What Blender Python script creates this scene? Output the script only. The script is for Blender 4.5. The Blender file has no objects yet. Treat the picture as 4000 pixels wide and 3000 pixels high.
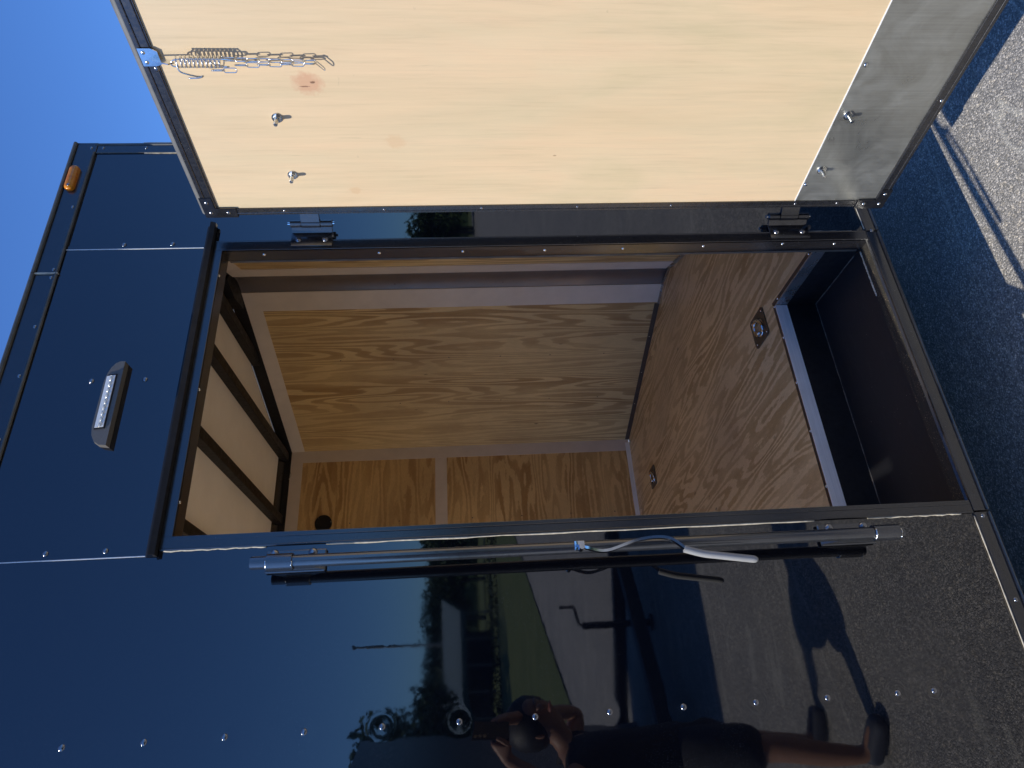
import bpy, bmesh, math, random
from mathutils import Vector, Matrix
R = math.radians
rnd = random.Random(7)
SC = bpy.context.scene
COL = SC.collection
GZ = -0.140            # ground level (the trailer's wall is the plane y=0, x runs towards its nose)

# ------------------------------------------------------------------ camera
CAMP = Vector((-1.28750896, -1.49827129, 1.41846988))
def cam_axes(yaw, pitch, roll):
    cy, sy, cp, sp = math.cos(yaw), math.sin(yaw), math.cos(pitch), math.sin(pitch)
    f = Vector((sy*cp, cy*cp, -sp)); r = Vector((cy, -sy, 0)); d = f.cross(r)
    cr, sr = math.cos(roll), math.sin(roll)
    return r*cr + d*sr, d*cr - r*sr, f
RR, DD, FF = cam_axes(R(27.30647079), R(3.89911156), R(1.81741043))
cd = bpy.data.cameras.new('camera'); cam = bpy.data.objects.new('camera', cd); COL.objects.link(cam)
cd.sensor_width = 36; cd.lens = 36*2610.702/4000; cd.clip_start = 0.02; cd.clip_end = 2000
M = Matrix((DD, RR, -FF)).transposed().to_4x4(); M.translation = CAMP
cam.matrix_world = M
SC.camera = cam

# ------------------------------------------------------------------ light
SUN = Vector((-1.0, -0.05, 1.03)).normalized()
SKYT = (.68, 1.08, 1.68, 1)
w = bpy.data.worlds.new("World"); SC.world = w; w.use_nodes = True
nt = w.node_tree; nt.nodes.clear()
o_ = nt.nodes.new('ShaderNodeOutputWorld'); bg = nt.nodes.new('ShaderNodeBackground'); sk = nt.nodes.new('ShaderNodeTexSky')
sk.sky_type = 'NISHITA'; sk.sun_disc = False
sk.sun_elevation = math.asin(SUN.z); sk.sun_rotation = math.atan2(SUN.x, SUN.y)
sk.altitude = 0; sk.air_density = 1.0; sk.dust_density = 0.2; sk.ozone_density = 3.5
bg.inputs['Strength'].default_value = 0.12
tm = nt.nodes.new('ShaderNodeMix'); tm.data_type = 'RGBA'; tm.blend_type = 'MULTIPLY'; tm.inputs[0].default_value = 1
tm.inputs[7].default_value = SKYT
nt.links.new(sk.outputs[0], tm.inputs[6]); nt.links.new(tm.outputs[2], bg.inputs['Color']); nt.links.new(bg.outputs[0], o_.inputs['Surface'])
sd = bpy.data.lights.new('sun', 'SUN'); sd.energy = 4.6; sd.angle = R(0.53); sd.color = (1, .95, .86)
so = bpy.data.objects.new('sun', sd); COL.objects.link(so)
so.rotation_euler = SUN.to_track_quat('Z', 'Y').to_euler(); so.location = (-10, -3, 12)
SC.view_settings.view_transform = 'Standard'; SC.view_settings.look = 'None'
SC.view_settings.exposure = 0.0; SC.view_settings.gamma = 1.0
try: SC.view_settings.use_curve_mapping = False
except Exception: pass
SC.cycles.max_bounces = 14; SC.cycles.diffuse_bounces = 8; SC.cycles.glossy_bounces = 6
SC.cycles.use_denoising = True; SC.cycles.sample_clamp_indirect = 6; SC.cycles.caustics_reflective = True

# ------------------------------------------------------------------ helpers
def wloc(o):
    v = Vector((0, 0, 0))
    while o: v += o.location; o = o.parent
    return v
def obj(name, bm, mat, parent=None, smooth=None, loc=None, label=None):
    me = bpy.data.meshes.new(name)
    base = Vector(loc) if loc is not None else (wloc(parent) if parent else Vector((0, 0, 0)))
    bmesh.ops.translate(bm, verts=bm.verts, vec=-base)
    bmesh.ops.recalc_face_normals(bm, faces=bm.faces)
    bm.to_mesh(me); bm.free()
    for m in (mat if isinstance(mat, (list, tuple)) else [mat]): me.materials.append(m)
    o = bpy.data.objects.new(name, me); COL.objects.link(o)
    if parent: o.parent = parent; o.location = base - wloc(parent)
    else: o.location = base
    if smooth is not None:
        for p in me.polygons: p.use_smooth = True
        if smooth < 180: me.set_sharp_from_angle(angle=R(smooth))
    if label: o['label'] = label
    return o
def thing(name, label, cat, loc, group=None):
    o = bpy.data.objects.new(name, None); COL.objects.link(o); o.location = loc
    o.empty_display_size = .1
    o['label'] = label; o['category'] = cat
    if group: o['group'] = group
    return o
def tag(o, label=None, cat=None, kind=None, group=None):
    for k, v in (('label', label), ('category', cat), ('kind', kind), ('group', group)):
        if v: o[k] = v
    return o
def BM(): return bmesh.new()
def box(bm, x0, x1, y0, y1, z0, z1, bev=0):
    r = bmesh.ops.create_cube(bm, size=1)
    for v in r['verts']:
        v.co = Vector(((x0+x1)/2+v.co.x*(x1-x0), (y0+y1)/2+v.co.y*(y1-y0), (z0+z1)/2+v.co.z*(z1-z0)))
    if bev:
        es = list({e for v in r['verts'] for e in v.link_edges})
        bmesh.ops.bevel(bm, geom=es, offset=bev, segments=2, affect='EDGES', profile=.5)
    return bm
def prism(bm, pts, vec):
    """closed prism: polygon pts (3D) swept by vec"""
    a = [bm.verts.new(p) for p in pts]; b = [bm.verts.new(Vector(p)+Vector(vec)) for p in pts]
    n = len(pts)
    f1 = bm.faces.new(a); f2 = bm.faces.new(b[::-1]); f1.normal_update(); f2.normal_update()
    for i in range(n): bm.faces.new((a[i], b[i], b[(i+1) % n], a[(i+1) % n]))
    big = [f for f in (f1, f2) if len(f.verts) > 4]
    if big: bmesh.ops.triangulate(bm, faces=big)
    return bm
def frame(d):
    d = Vector(d).normalized(); u = Vector((0, 0, 1)) if abs(d.z) < .9 else Vector((1, 0, 0))
    a = d.cross(u).normalized(); return a, d.cross(a)
def tube(bm, pts, r, seg=10, closed=False, caps=True):
    pts = [Vector(p) for p in pts]; n = len(pts); rings = []
    rr = r if isinstance(r, (list, tuple)) else [r]*n
    a = None
    for i, p in enumerate(pts):
        if closed: d = pts[(i+1) % n]-pts[i-1]
        else: d = pts[min(i+1, n-1)]-pts[max(i-1, 0)]
        d.normalize()
        if a is None: a, b = frame(d)
        else:
            a = (a - d*a.dot(d)).normalized(); b = d.cross(a)
        rings.append([bm.verts.new(p + (a*math.cos(t)+b*math.sin(t))*rr[i]) for t in [2*math.pi*k/seg for k in range(seg)]])
    for i in range(n if closed else n-1):
        A, B = rings[i], rings[(i+1) % n]
        off = 0
        if closed and i == n-1:
            off = min(range(seg), key=lambda s: sum((A[k].co-B[(k+s) % seg].co).length for k in range(seg)))
        for k in range(seg):
            bm.faces.new((A[k], A[(k+1) % seg], B[(k+1+off) % seg], B[(k+off) % seg]))
    if caps and not closed:
        bm.faces.new(rings[0][::-1]); bm.faces.new(rings[-1])
    return bm
def cyl(bm, p, q, r, seg=16): return tube(bm, [p, q], r, seg)
def dome(bm, c, nrm, r, h, seg=12, rings=4):
    """flattened dome (screw / rivet head)"""
    c = Vector(c); nrm = Vector(nrm).normalized(); a, b = frame(nrm); prev = None
    for i in range(rings+1):
        t = i/rings*math.pi/2
        if i == rings:
            v = bm.verts.new(c+nrm*h)
            for k in range(seg): bm.faces.new((prev[k], prev[(k+1) % seg], v))
        else:
            ring = [bm.verts.new(c+nrm*h*math.sin(t)+(a*math.cos(s)+b*math.sin(s))*r*math.cos(t)) for s in [2*math.pi*k/seg for k in range(seg)]]
            if prev:
                for k in range(seg): bm.faces.new((prev[k], prev[(k+1) % seg], ring[(k+1) % seg], ring[k]))
            else: bm.faces.new(ring[::-1])
            prev = ring
    return bm
def disc_prism(bm, c, nrm, r, h, seg=16):
    c = Vector(c); n = Vector(nrm).normalized(); return cyl(bm, c, c+n*h, r, seg)

# ------------------------------------------------------------------ materials
class NM:
    def __init__(s, name):
        s.m = bpy.data.materials.new(name); s.m.use_nodes = True; s.t = s.m.node_tree; s.t.nodes.clear()
        s.out = s.n('ShaderNodeOutputMaterial'); s.b = s.n('ShaderNodeBsdfPrincipled')
        s.t.links.new(s.b.outputs[0], s.out.inputs[0])
    def n(s, k, **kw):
        x = s.t.nodes.new(k)
        for a, b in kw.items(): setattr(x, a, b)
        return x
    def l(s, a, b): s.t.links.new(a, b)
    def set(s, **kw):
        for a, b in kw.items(): s.b.inputs[a.replace('_', ' ')].default_value = b
        return s
    def coord(s, scale=(1, 1, 1), loc=(0, 0, 0), rot=(0, 0, 0), src='Object'):
        tc = s.n('ShaderNodeTexCoord'); mp = s.n('ShaderNodeMapping')
        mp.inputs['Scale'].default_value = scale; mp.inputs['Location'].default_value = loc; mp.inputs['Rotation'].default_value = rot
        s.l(tc.outputs[src], mp.inputs['Vector']); return mp.outputs[0]
    def noise(s, vec, scale, detail=4, rough=.5, dist=0):
        x = s.n('ShaderNodeTexNoise'); x.inputs['Scale'].default_value = scale; x.inputs['Detail'].default_value = detail
        x.inputs['Roughness'].default_value = rough; x.inputs['Distortion'].default_value = dist
        s.l(vec, x.inputs['Vector']); return x.outputs['Fac']
    def ramp(s, fac, stops, interp='LINEAR'):
        x = s.n('ShaderNodeValToRGB'); cr = x.color_ramp; cr.interpolation = interp
        while len(cr.elements) < len(stops): cr.elements.new(.5)
        for e, (p, c) in zip(cr.elements, stops):
            e.position = p; e.color = (c if len(c) == 4 else tuple(c)+(1,)) if isinstance(c, (tuple, list)) else (c, c, c, 1)
        s.l(fac, x.inputs[0]); return x.outputs[0]
    def mix(s, f, a, b, mode='MIX'):
        x = s.n('ShaderNodeMix'); x.data_type = 'RGBA'; x.blend_type = mode
        for v, i in ((f, 0), (a, 6), (b, 7)):
            if hasattr(v, 'links'): s.l(v, x.inputs[i])
            else: x.inputs[i].default_value = v if i == 0 else (tuple(v)+(1,) if len(v) == 3 else v)
        return x.outputs[2]
    def math(s, op, a, b=0, c=0):
        x = s.n('ShaderNodeMath'); x.operation = op
        for i, v in enumerate((a, b, c)):
            if hasattr(v, 'links'): s.l(v, x.inputs[i])
            else: x.inputs[i].default_value = v
        return x.outputs[0]
    def bump(s, h, strength=.3, dist=.001, normal=None):
        x = s.n('ShaderNodeBump'); x.inputs['Strength'].default_value = strength; x.inputs['Distance'].default_value = dist
        s.l(h, x.inputs['Height']); 
        if normal: s.l(normal, x.inputs['Normal'])
        s.l(x.outputs[0], s.b.inputs['Normal']); return x.outputs[0]
    def to(s, sock, name): s.l(sock, s.b.inputs[name])

def simple(name, col, rough=.5, metal=0, ior=1.5, nz=None, var=.15, vscale=30, bump=0):
    m = NM(name).set(Roughness=rough, Metallic=metal, IOR=ior)
    c = m.coord(); f = m.noise(c, vscale, 5, .6)
    lo = tuple(x*(1-var) for x in col); hi = tuple(min(1, x*(1+var)) for x in col)
    m.to(m.ramp(f, [(.3, lo), (.7, hi)]), 'Base Color')
    f2 = m.noise(c, vscale*2.3, 4, .6)
    m.to(m.ramp(f2, [(.3, max(.0, rough*.8)), (.7, min(1, rough*1.25))]), 'Roughness')
    if bump: m.bump(m.noise(c, 400, 3), bump, .0005)
    return m.m

def gloss_paint(name, ior=1.98, rough=.009):
    m = NM(name).set(IOR=ior)
    c = m.coord()
    # sparse dust specks and smears lying on the paint
    d = m.ramp(m.noise(c, 700, 2, .5), [(.66, 0.0), (.74, 1.0)])
    s = m.ramp(m.noise(m.coord((1, 1, 1)), 7, 6, .65), [(.42, .15), (.72, 1.0)])
    dust = m.math('MULTIPLY', d, s)
    m.to(m.mix(dust, (.0030, .0036, .0065), (.20, .21, .22)), 'Base Color')
    haze = m.ramp(m.noise(c, 5, 5, .6), [(.35, rough), (.75, rough*5)])
    m.to(m.mix(dust, haze, (.35, .35, .35)), 'Roughness')
    m.bump(m.noise(c, 120, 2, .5), .02, .0003)
    return m.m

def fir(name, scale=(1, 1, 1), rot=(0, 0, 0), seed=0, light=(.40, .26, .125), dark=(.24, .115, .042), k=9, rough=.5, contrast=.8, fr=1.6):
    """rotary-cut fir plywood: contour bands of a noise stretched along the grain"""
    m = NM(name).set(IOR=1.45)
    tc = m.n('ShaderNodeTexCoord'); mp0 = m.n('ShaderNodeMapping'); mp0.inputs['Rotation'].default_value = rot
    m.l(tc.outputs['Object'], mp0.inputs['Vector'])
    def mp(sc, off):
        q = m.n('ShaderNodeMapping'); q.inputs['Scale'].default_value = sc; q.inputs['Location'].default_value = (seed*3.1+off, seed*1.7+off, seed*2.3-off)
        m.l(mp0.outputs[0], q.inputs['Vector']); return q.outputs[0]
    v = mp(scale, 0)
    big = m.noise(v, 1.0, 1.5, .4, .15)
    lin = m.n('ShaderNodeSeparateXYZ'); m.l(v, lin.inputs[0])
    wide = max(range(3), key=lambda i: scale[i])
    ramp_ = m.math('MULTIPLY', lin.outputs[wide], .16)
    ph = m.math('MULTIPLY', m.math('ADD', big, ramp_), k*6.283)
    bands = m.math('SINE', ph)
    fray = m.noise(mp(tuple(x*(1.0 if x > 3 else 2.2) for x in scale), 5), 7, 6, .75)
    bb = m.math('ADD', bands, m.math('MULTIPLY', m.math('SUBTRACT', fray, .5), fr*2))
    b = m.ramp(m.math('MULTIPLY_ADD', bb, .5, .5), [(.38, 0.0), (.50, .75), (.85, 1.0)])
    fade = m.ramp(m.noise(mp(scale, 9), .8, 3, .5), [(.32, .25), (.62, 1.0)])
    b = m.math('MULTIPLY', m.math('MULTIPLY', b, fade), contrast)
    fine = m.noise(mp(scale, 2), 30, 5, .7)
    col = m.mix(b, light, dark)
    tint = m.ramp(m.noise(mp((1, 1, 1), 3), 1.6, 4, .55), [(.3, (.76, .70, .68)), (.7, (1.14, 1.08, 1.0))])
    col = m.mix(1.0, col, tint, 'MULTIPLY')
    col = m.mix(1.0, col, m.ramp(fine, [(.25, .80), (.75, 1.14)]), 'MULTIPLY')
    vo = m.n('ShaderNodeTexVoronoi'); vo.inputs['Scale'].default_value = 2.6; m.l(mp(tuple(1 if x < 3 else 2.5 for x in scale), 1), vo.inputs['Vector'])
    pk = m.ramp(vo.outputs['Distance'], [(.015, 1.0), (.045, 0.0)])
    col = m.mix(m.math('MULTIPLY', pk, .75), col, (.05, .025, .012))
    m.to(col, 'Base Color'); m.to(m.ramp(b, [(0, rough*.9), (1, rough*1.15)]), 'Roughness')
    m.bump(m.math('ADD', b, fine), .2, .0006)
    return m.m

def birch(name, col=(.66, .525, .345)):
    m = NM(name).set(Roughness=.55, IOR=1.45)
    gr = m.coord((30, 30, 1.3)); g2 = m.coord((9, 9, .8)); iso = m.coord((1, 1, 1))
    f = m.noise(gr, 3.5, 8, .7, .3); h = m.noise(g2, 1.0, 4, .6, .6)
    c = m.ramp(f, [(.28, tuple(x*.90 for x in col)), (.45, tuple(x*.99 for x in col)), (.68, tuple(x*1.05 for x in col))])
    wr = m.ramp(h, [(.3, (.92, .93, .90)), (.55, (1.02, 1.0, .98)), (.75, (1.06, .99, .97))])
    c = m.mix(1.0, c, wr, 'MULTIPLY')
    bl = m.ramp(m.noise(m.coord((2.2, 2.2, .9), (3, 1, 2)), 1.6, 5, .6, .8), [(.30, (.90, .93, .88)), (.48, (1.0, 1.0, .98)), (.62, (1.02, .985, .95)), (.78, (1.05, 1.03, .99))])
    c = m.mix(1.0, c, bl, 'MULTIPLY')
    nk = m.ramp(m.noise(m.coord((14, 14, 22)), 3.0, 3, .5), [(.74, 0.0), (.80, 1.0)])
    c = m.mix(m.math('MULTIPLY', nk, .30), c, tuple(x*.62 for x in col))
    # short dark pore streaks
    st = m.ramp(m.noise(m.coord((70, 70, 2.6)), 2.2, 3, .5), [(.72, 0.0), (.80, 1.0)])
    c = m.mix(m.math('MULTIPLY', st, .45), c, tuple(x*.45 for x in col))
    def spot(center, rad, pal, amt, zz=1.0, n=40):
        nonlocal c
        tc = m.n('ShaderNodeTexCoord'); mp = m.n('ShaderNodeMapping'); mp.inputs['Location'].default_value = [-x for x in center]
        m.l(tc.outputs['Object'], mp.inputs['Vector'])
        mp2 = m.n('ShaderNodeMapping'); mp2.inputs['Scale'].default_value = (1/rad, 1/rad, 1/(rad*zz)); m.l(mp.outputs[0], mp2.inputs['Vector'])
        ln = m.n('ShaderNodeVectorMath'); ln.operation = 'LENGTH'; m.l(mp2.outputs[0], ln.inputs[0])
        d = m.math('ADD', ln.outputs['Value'], m.math('MULTIPLY', m.math('SUBTRACT', m.noise(iso, n, 5, .65), .5), 1.5))
        fac = m.ramp(d, [(.55, 1.0), (1.05, 0.0)])
        c = m.mix(m.math('MULTIPLY', fac, amt), c, pal)
    spot(KNOT1, .031, (.55, .27, .16), .60, 1.35, 45)
    spot((KNOT1[0]+.004*TD.x, KNOT1[1]+.004*TD.y, KNOT1[2]-.012), .0035, (.10, .04, .02), .8, 2.0, 150)
    spot((KNOT1[0]-.006*TD.x, KNOT1[1]-.006*TD.y, KNOT1[2]+.008), .002, (.14, .06, .03), .7, 7.0, 150)
    spot(KNOT2, .022, (.62, .42, .24), .5, 1.3, 60)
    spot(KNOT3, .012, (.60, .40, .22), .5, 1.5, 60)
    spot(KNOT4, .003, (.30, .18, .10), .7, 2.0, 60)
    m.to(c, 'Base Color'); m.bump(f, .12, .0004)
    return m.m

def asphalt():
    m = NM('asphalt').set(IOR=1.45, Roughness=.85)
    c = m.coord()
    vo = m.n('ShaderNodeTexVoronoi'); vo.inputs['Scale'].default_value = 225; m.l(c, vo.inputs['Vector'])
    vo2 = m.n('ShaderNodeTexVoronoi'); vo2.inputs['Scale'].default_value = 95; m.l(c, vo2.inputs['Vector'])
    sep = m.n('ShaderNodeSeparateColor'); m.l(vo.outputs['Color'], sep.inputs[0])
    sep2 = m.n('ShaderNodeSeparateColor'); m.l(vo2.outputs['Color'], sep2.inputs[0])
    st = m.ramp(sep.outputs[0], [(0, (.18, .175, .16)), (.45, (.30, .285, .26)), (.8, (.43, .405, .365)), (1, (.70, .655, .58))])
    st2 = m.ramp(sep2.outputs[1], [(.80, (1, 1, 1)), (.92, (1.25, 1.2, 1.1)), (1, (1.45, 1.4, 1.3))])
    c0 = m.mix(1.0, st, st2, 'MULTIPLY')
    gap = m.ramp(vo.outputs['Distance'], [(.35, 0.0), (.8, 1.0)])
    c1 = m.mix(m.math('MULTIPLY', gap, .6), c0, (.085, .082, .078))
    pat = m.ramp(m.noise(c, 1.3, 6, .6, .4), [(.3, (.80, .80, .82)), (.7, (1.1, 1.08, 1.04))])
    c2 = m.mix(1.0, c1, pat, 'MULTIPLY')
    # wandering pale crack seals / wash marks
    wv = m.noise(m.coord((.25, 1.6, 1)), 1.4, 5, .55, .5)
    ln = m.ramp(m.math('ABSOLUTE', m.math('SUBTRACT', wv, .52)), [(.004, 1.0), (.012, 0.0)])
    c3 = m.mix(m.math('MULTIPLY', ln, .35), c2, (.55, .52, .44))
    m.to(c3, 'Base Color')
    hgt = m.math('SUBTRACT', m.math('MULTIPLY', sep.outputs[1], .35), vo.outputs['Distance'])
    m.bump(hgt, .8, .0028)
    return m.m

# door geometry (the door plane, hinged at the right side of the opening)
DK = .979
P0 = Vector((-.016, -.082, 0)); TD = Vector((.129, -.9916, 0)).normalized(); ND = Vector((-.9916, -.129, 0)).normalized()  # ND: inner face normal
def dp(t, z, off=0): return P0 + TD*t*DK + ND*off + Vector((0, 0, 1.418+(z-1.418)*DK))
TR0 = Vector((-.45, 1.3, GZ))      # base of the trailer empty (materials use object space of each part)
def rel(p): return tuple(Vector(p)-TR0)
KNOT1 = rel(dp(.380, 1.762)); KNOT2 = rel(dp(.224, 1.579)); KNOT3 = rel(dp(.075, 1.70)); KNOT4 = rel(dp(.18, 1.17))

MT = {}
MT['gloss'] = gloss_paint('black_gloss_paint')
MT['trim'] = simple('black_trim_paint', (.012, .012, .014), .22, 0, 1.9, var=.3, vscale=60)
MT['rib'] = simple('sunlit_trim_rib', (.085, .08, .068), .4, 0, 1.6, var=.35, vscale=25)  # lighter copy of the trim paint; sun on the ribs put into the colour
MT['frame'] = simple('black_door_extrusion', (.014, .014, .016), .28, 0, 1.8, var=.3, vscale=60)
MT['dull'] = simple('dull_black_paint', (.009, .009, .011), .55, 0, 1.45, var=.4, vscale=25, bump=.2)
MT['bow'] = simple('black_steel_tube', (.010, .009, .010), .5, 0, 1.4, var=.3, vscale=20)
MT['strip'] = simple('pale_trim_board', (.66, .58, .50), .55, 0, 1.45, var=.06, vscale=9)
MT['ceil'] = simple('cream_ceiling_board', (.84, .82, .79), .6, 0, 1.4, var=.05, vscale=5)
MT['ply_door'] = birch('pale_birch_plywood')
MT['ply_slant'] = fir('fir_plywood_vertical', (8, 8, .6), (0, 0, 0), 1.0, light=(.66, .50, .25), dark=(.36, .225, .09), k=15, contrast=.95, fr=1.0)
MT['ply_far'] = fir('fir_plywood_far_wall', (1.6, 9, 11), (0, 0, 0), 3.0, light=(.68, .49, .235), dark=(.40, .24, .09), k=7, contrast=.95, fr=2.4)
MT['ply_floor'] = fir('fir_plywood_floor', (11.0, 1.5, 1), (0, 0, R(-6)), 5.0, light=(.80, .645, .38), dark=(.47, .315, .14), k=8, rough=.42, contrast=.85, fr=2.6)
MT['nose'] = simple('dark_brushed_nose_metal', (.20, .175, .17), .34, .5, 1.5, var=.1, vscale=6)

def brushed(name, col, rough, metal, axis, wear=.2):
    m = NM(name).set(Metallic=metal)
    s = [1, 1, 1]; 
    for i in range(3): s[i] = 3 if i == axis else 260
    f = m.noise(m.coord(tuple(s)), 1.0, 6, .7); g = m.noise(m.coord((1, 1, 1)), 9, 6, .7, .8)
    m.to(m.mix(1.0, m.ramp(f, [(.3, tuple(x*.86 for x in col)), (.7, tuple(min(1, x*1.06) for x in col))]), m.ramp(g, [(.3, 1-wear), (.65, 1.05)]), 'MULTIPLY'), 'Base Color')
    m.to(m.ramp(g, [(.35, rough*.75), (.7, rough*1.5)]), 'Roughness')
    m.bump(f, .12, .0003)
    return m.m
MT['alu'] = brushed('mill_aluminium', (.92, .92, .90), .42, .12, 0, .05)
MT['alu_dark'] = brushed('shaded_aluminium_angle', (.42, .42, .42), .25, .8, 1, .15)  # darker copy of the aluminium; shade on the step's side put into the colour
MT['kick'] = brushed('galvanised_kick_sheet', (.44, .44, .40), .36, .78, 2, .24)
MT['angle'] = simple('brown_floor_edging', (.10, .075, .062), .4, .5, 1.5)
MT['zinc'] = simple('bright_zinc', (.78, .78, .74), .16, 1.0, 1.5, var=.1, vscale=90)
MT['chrome'] = simple('polished_steel', (.62, .64, .66), .10, 1.0, 1.5, var=.08, vscale=90)
MT['bar'] = simple('satin_black_steel_bar', (.022, .024, .028), .17, .0, 2.1, var=.2, vscale=60)
MT['screw'] = simple('dark_screw_steel', (.26, .26, .27), .16, .9, 1.6, var=.2, vscale=90)
MT['grey_plastic'] = simple('dark_grey_plastic', (.13, .12, .105), .42, 0, 1.45, var=.1, vscale=200, bump=.2)
MT['lens'] = simple('white_lamp_lens', (.78, .78, .75), .18, 0, 1.45, var=.05)
MT['led'] = simple('cream_led_reflector', (.62, .60, .52), .12, .3, 1.45, var=.1)
MT['vinyl'] = simple('grey_vinyl_grip', (.36, .355, .34), .38, 0, 1.45, var=.06)
mm = NM('amber_lens').set(Base_Color=(.95, .26, .01, 1), Roughness=.12, IOR=1.5, Transmission_Weight=.25)
mm.to(mm.ramp(mm.noise(mm.coord(), 90, 3), [(.3, (.75, .16, .005)), (.7, (1.0, .36, .02))]), 'Base Color'); MT['amber'] = mm.m
MT['asphalt'] = asphalt()
MT['caulk_glint'] = simple('cream_sealant_glint', (.62, .55, .42), .5, 0, 1.4, var=.3, vscale=60)
m_ = NM('scuffed_step_paint').set(Roughness=.5)
c_ = m_.coord(); sp_ = m_.ramp(m_.noise(c_, 160, 2, .5), [(.77, 0.0), (.80, 1.0)]); sc_ = m_.ramp(m_.noise(m_.coord((2, 9, 1)), 6, 6, .7, 1.5), [(.55, 0.0), (.80, 1.0)])
m_.to(m_.mix(sp_, m_.mix(m_.math('MULTIPLY', sc_, .5), (.020, .020, .023), (.075, .070, .065)), (.5, .45, .36)), 'Base Color'); m_.bump(m_.noise(c_, 300, 3), .3, .0006); MT['tread'] = m_.m
m_ = NM('gritty_sill').set(Roughness=.6)
c_ = m_.coord(); g_ = m_.ramp(m_.noise(c_, 300, 3, .6), [(.60, 0.0), (.68, 1.0)])
g2_ = m_.ramp(m_.noise(c_, 22, 4, .6), [(.4, 0.0), (.6, 1.0)])
m_.to(m_.mix(m_.math('MULTIPLY', g_, g2_), (.03, .027, .022), (.55, .42, .24)), 'Base Color'); m_.bump(m_.noise(c_, 200, 3), .6, .001); MT['grit'] = m_.m

# ------------------------------------------------------------------ setting
g = BM(); s_ = 400
vs = [g.verts.new(p) for p in ((-s_, -s_, GZ), (s_, -s_, GZ), (s_, s_, GZ), (-s_, s_, GZ))]; g.faces.new(vs)
tag(obj('asphalt_ground', g, MT['asphalt']), 'sunlit grey asphalt lot under the trailer', kind='structure')
mg = NM('mown_grass').set(Roughness=.9)
cg = mg.coord(); 
mg.to(mg.mix(.5, mg.ramp(mg.noise(cg, 60, 6, .7), [(.3, (.045, .066, .014)), (.7, (.15, .18, .05))]), mg.ramp(mg.noise(cg, .8, 5, .6), [(.35, (.07, .095, .02)), (.65, (.14, .155, .05))])), 'Base Color')
mg.bump(mg.noise(cg, 40, 4), 1.0, .03)
g = BM(); vs = [g.verts.new((x, y, GZ+.02)) for x, y in ((-9.4, 4-4.6+.3), )][:0]
grass = [(-30, 40.0), (-1.12, -10.2), (2.6, -17.8), (12, -37), (24, -47), (120, -70), (120, -110), (-120, -110), (-120, -44), (-14, -44), (-9.0, -22), (-4.8, -14.5)]
grass = [(-5.6, -1.0), (-1.12, -10.2), (2.6, -17.8), (14, -41), (60, -135), (-120, -135), (-120, -1)]
grass = [(-4.6, -3.1), (-1.12, -10.2), (2.6, -17.8), (14, -41), (30, -73), (150, -73), (150, -160), (-150, -160), (-150, -14), (-14, -14)]
vs = [g.verts.new((x, y, GZ+.03)) for x, y in [(-3.0, -6.4)] + grass[1:]]
f = g.faces.new(vs); f.normal_update(); bmesh.ops.triangulate(g, faces=[f])
tag(obj('grass_verge', g, mg.m), 'green grass verge beyond the asphalt', kind='structure')

# ------------------------------------------------------------------ the trailer
TR = thing('cargo_trailer', 'glossy black enclosed cargo trailer with a V nose and open plywood-lined side door', 'cargo trailer', TR0)
XB = -3.0      # rear end of the body, unseen; kept short to let daylight in
XC = .333      # front corner of the side wall
YF = 2.62      # far side wall
def part(name, bm, mat, parent=TR, smooth=None, label=None): return obj(name, bm, mat, parent, smooth, label=label)

RIV = [(-1.2686, 2.3682-.1524*i) for i in range(13)] + [(-1.2686, .46)]
DENT = {}
for i, (x, z) in enumerate(RIV): DENT[i] = (x, z, rnd.uniform(.00015, .00045)*(1 if rnd.random() < .8 else -.7), rnd.uniform(.008, .0125))
def panel_grid(bm, x0, x1, z0, z1, step, yf=0.0, wav=1.0, notch=None):
    nx = max(1, int(round((x1-x0)/step))); nz = max(1, int(round((z1-z0)/step))); G = []
    for i in range(nx+1):
        row = []
        for j in range(nz+1):
            x = x0+(x1-x0)*i/nx; z = z0+(z1-z0)*j/nz
            if notch and i == 0: x = notch[0]
            y = yf
            # very slight oil-canning of thin sheet, pinned at its edges
            e = min(1, (x-x0)/.08, (x1-x)/.08, (z-z0)/.08, (z1-z)/.08); e = max(0, e)
            y += wav*e*(.00020*math.sin(3.1*z+1.3*x)+.00012*math.sin(7.3*z-4*x+1)+.00008*math.sin(13*x+2*z))
            for (rx, rz, a, s) in DENT.values():
                d2 = (x-rx)**2+(z-rz)**2
                if d2 < .01: y += a*math.exp(-d2/(2*s*s))
            row.append(bm.verts.new((x, y, z)))
        G.append(row)
    for i in range(nx):
        for j in range(nz):
            if notch and i == 0 and (G[0][j].co.z < notch[1]-.012): continue
            bm.faces.new((G[i][j], G[i+1][j], G[i+1][j+1], G[i][j+1]))
    return bm
part('side_panel', panel_grid(BM(), -2.3, -.893, .2285, 2.4905, .009), MT['gloss'], smooth=180)
b = BM(); box(b, XB+.03, -2.3, .0, .012, .2285, 2.4905); part('side_panel', b, MT['gloss'])
part('side_panel', panel_grid(BM(), -.0635, .3005, .2285, 2.4905, .019, wav=.6, notch=(-.0635, 2.103)), MT['gloss'], smooth=180)
# sheet over the door, lapped over its neighbours (its edges catch the sun)
b = BM(); box(b, -.907, -.050, -.0014, .003, 2.103, 2.4903, .0004); part('side_panel', b, MT['gloss'])
b = BM(); box(b, -.893, -.063, .003, .012, 2.0755, 2.4903); part('side_panel', b, MT['dull'])
b = BM(); box(b, -.9082, -.9066, -.0022, .0, 2.125, 2.490); part('seam_edge', b, MT['alu'])
b = BM(); box(b, -.0640, -.0624, -.0030, -.0012, 2.127, 2.490); part('seam_edge', b, MT['alu'])
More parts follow.
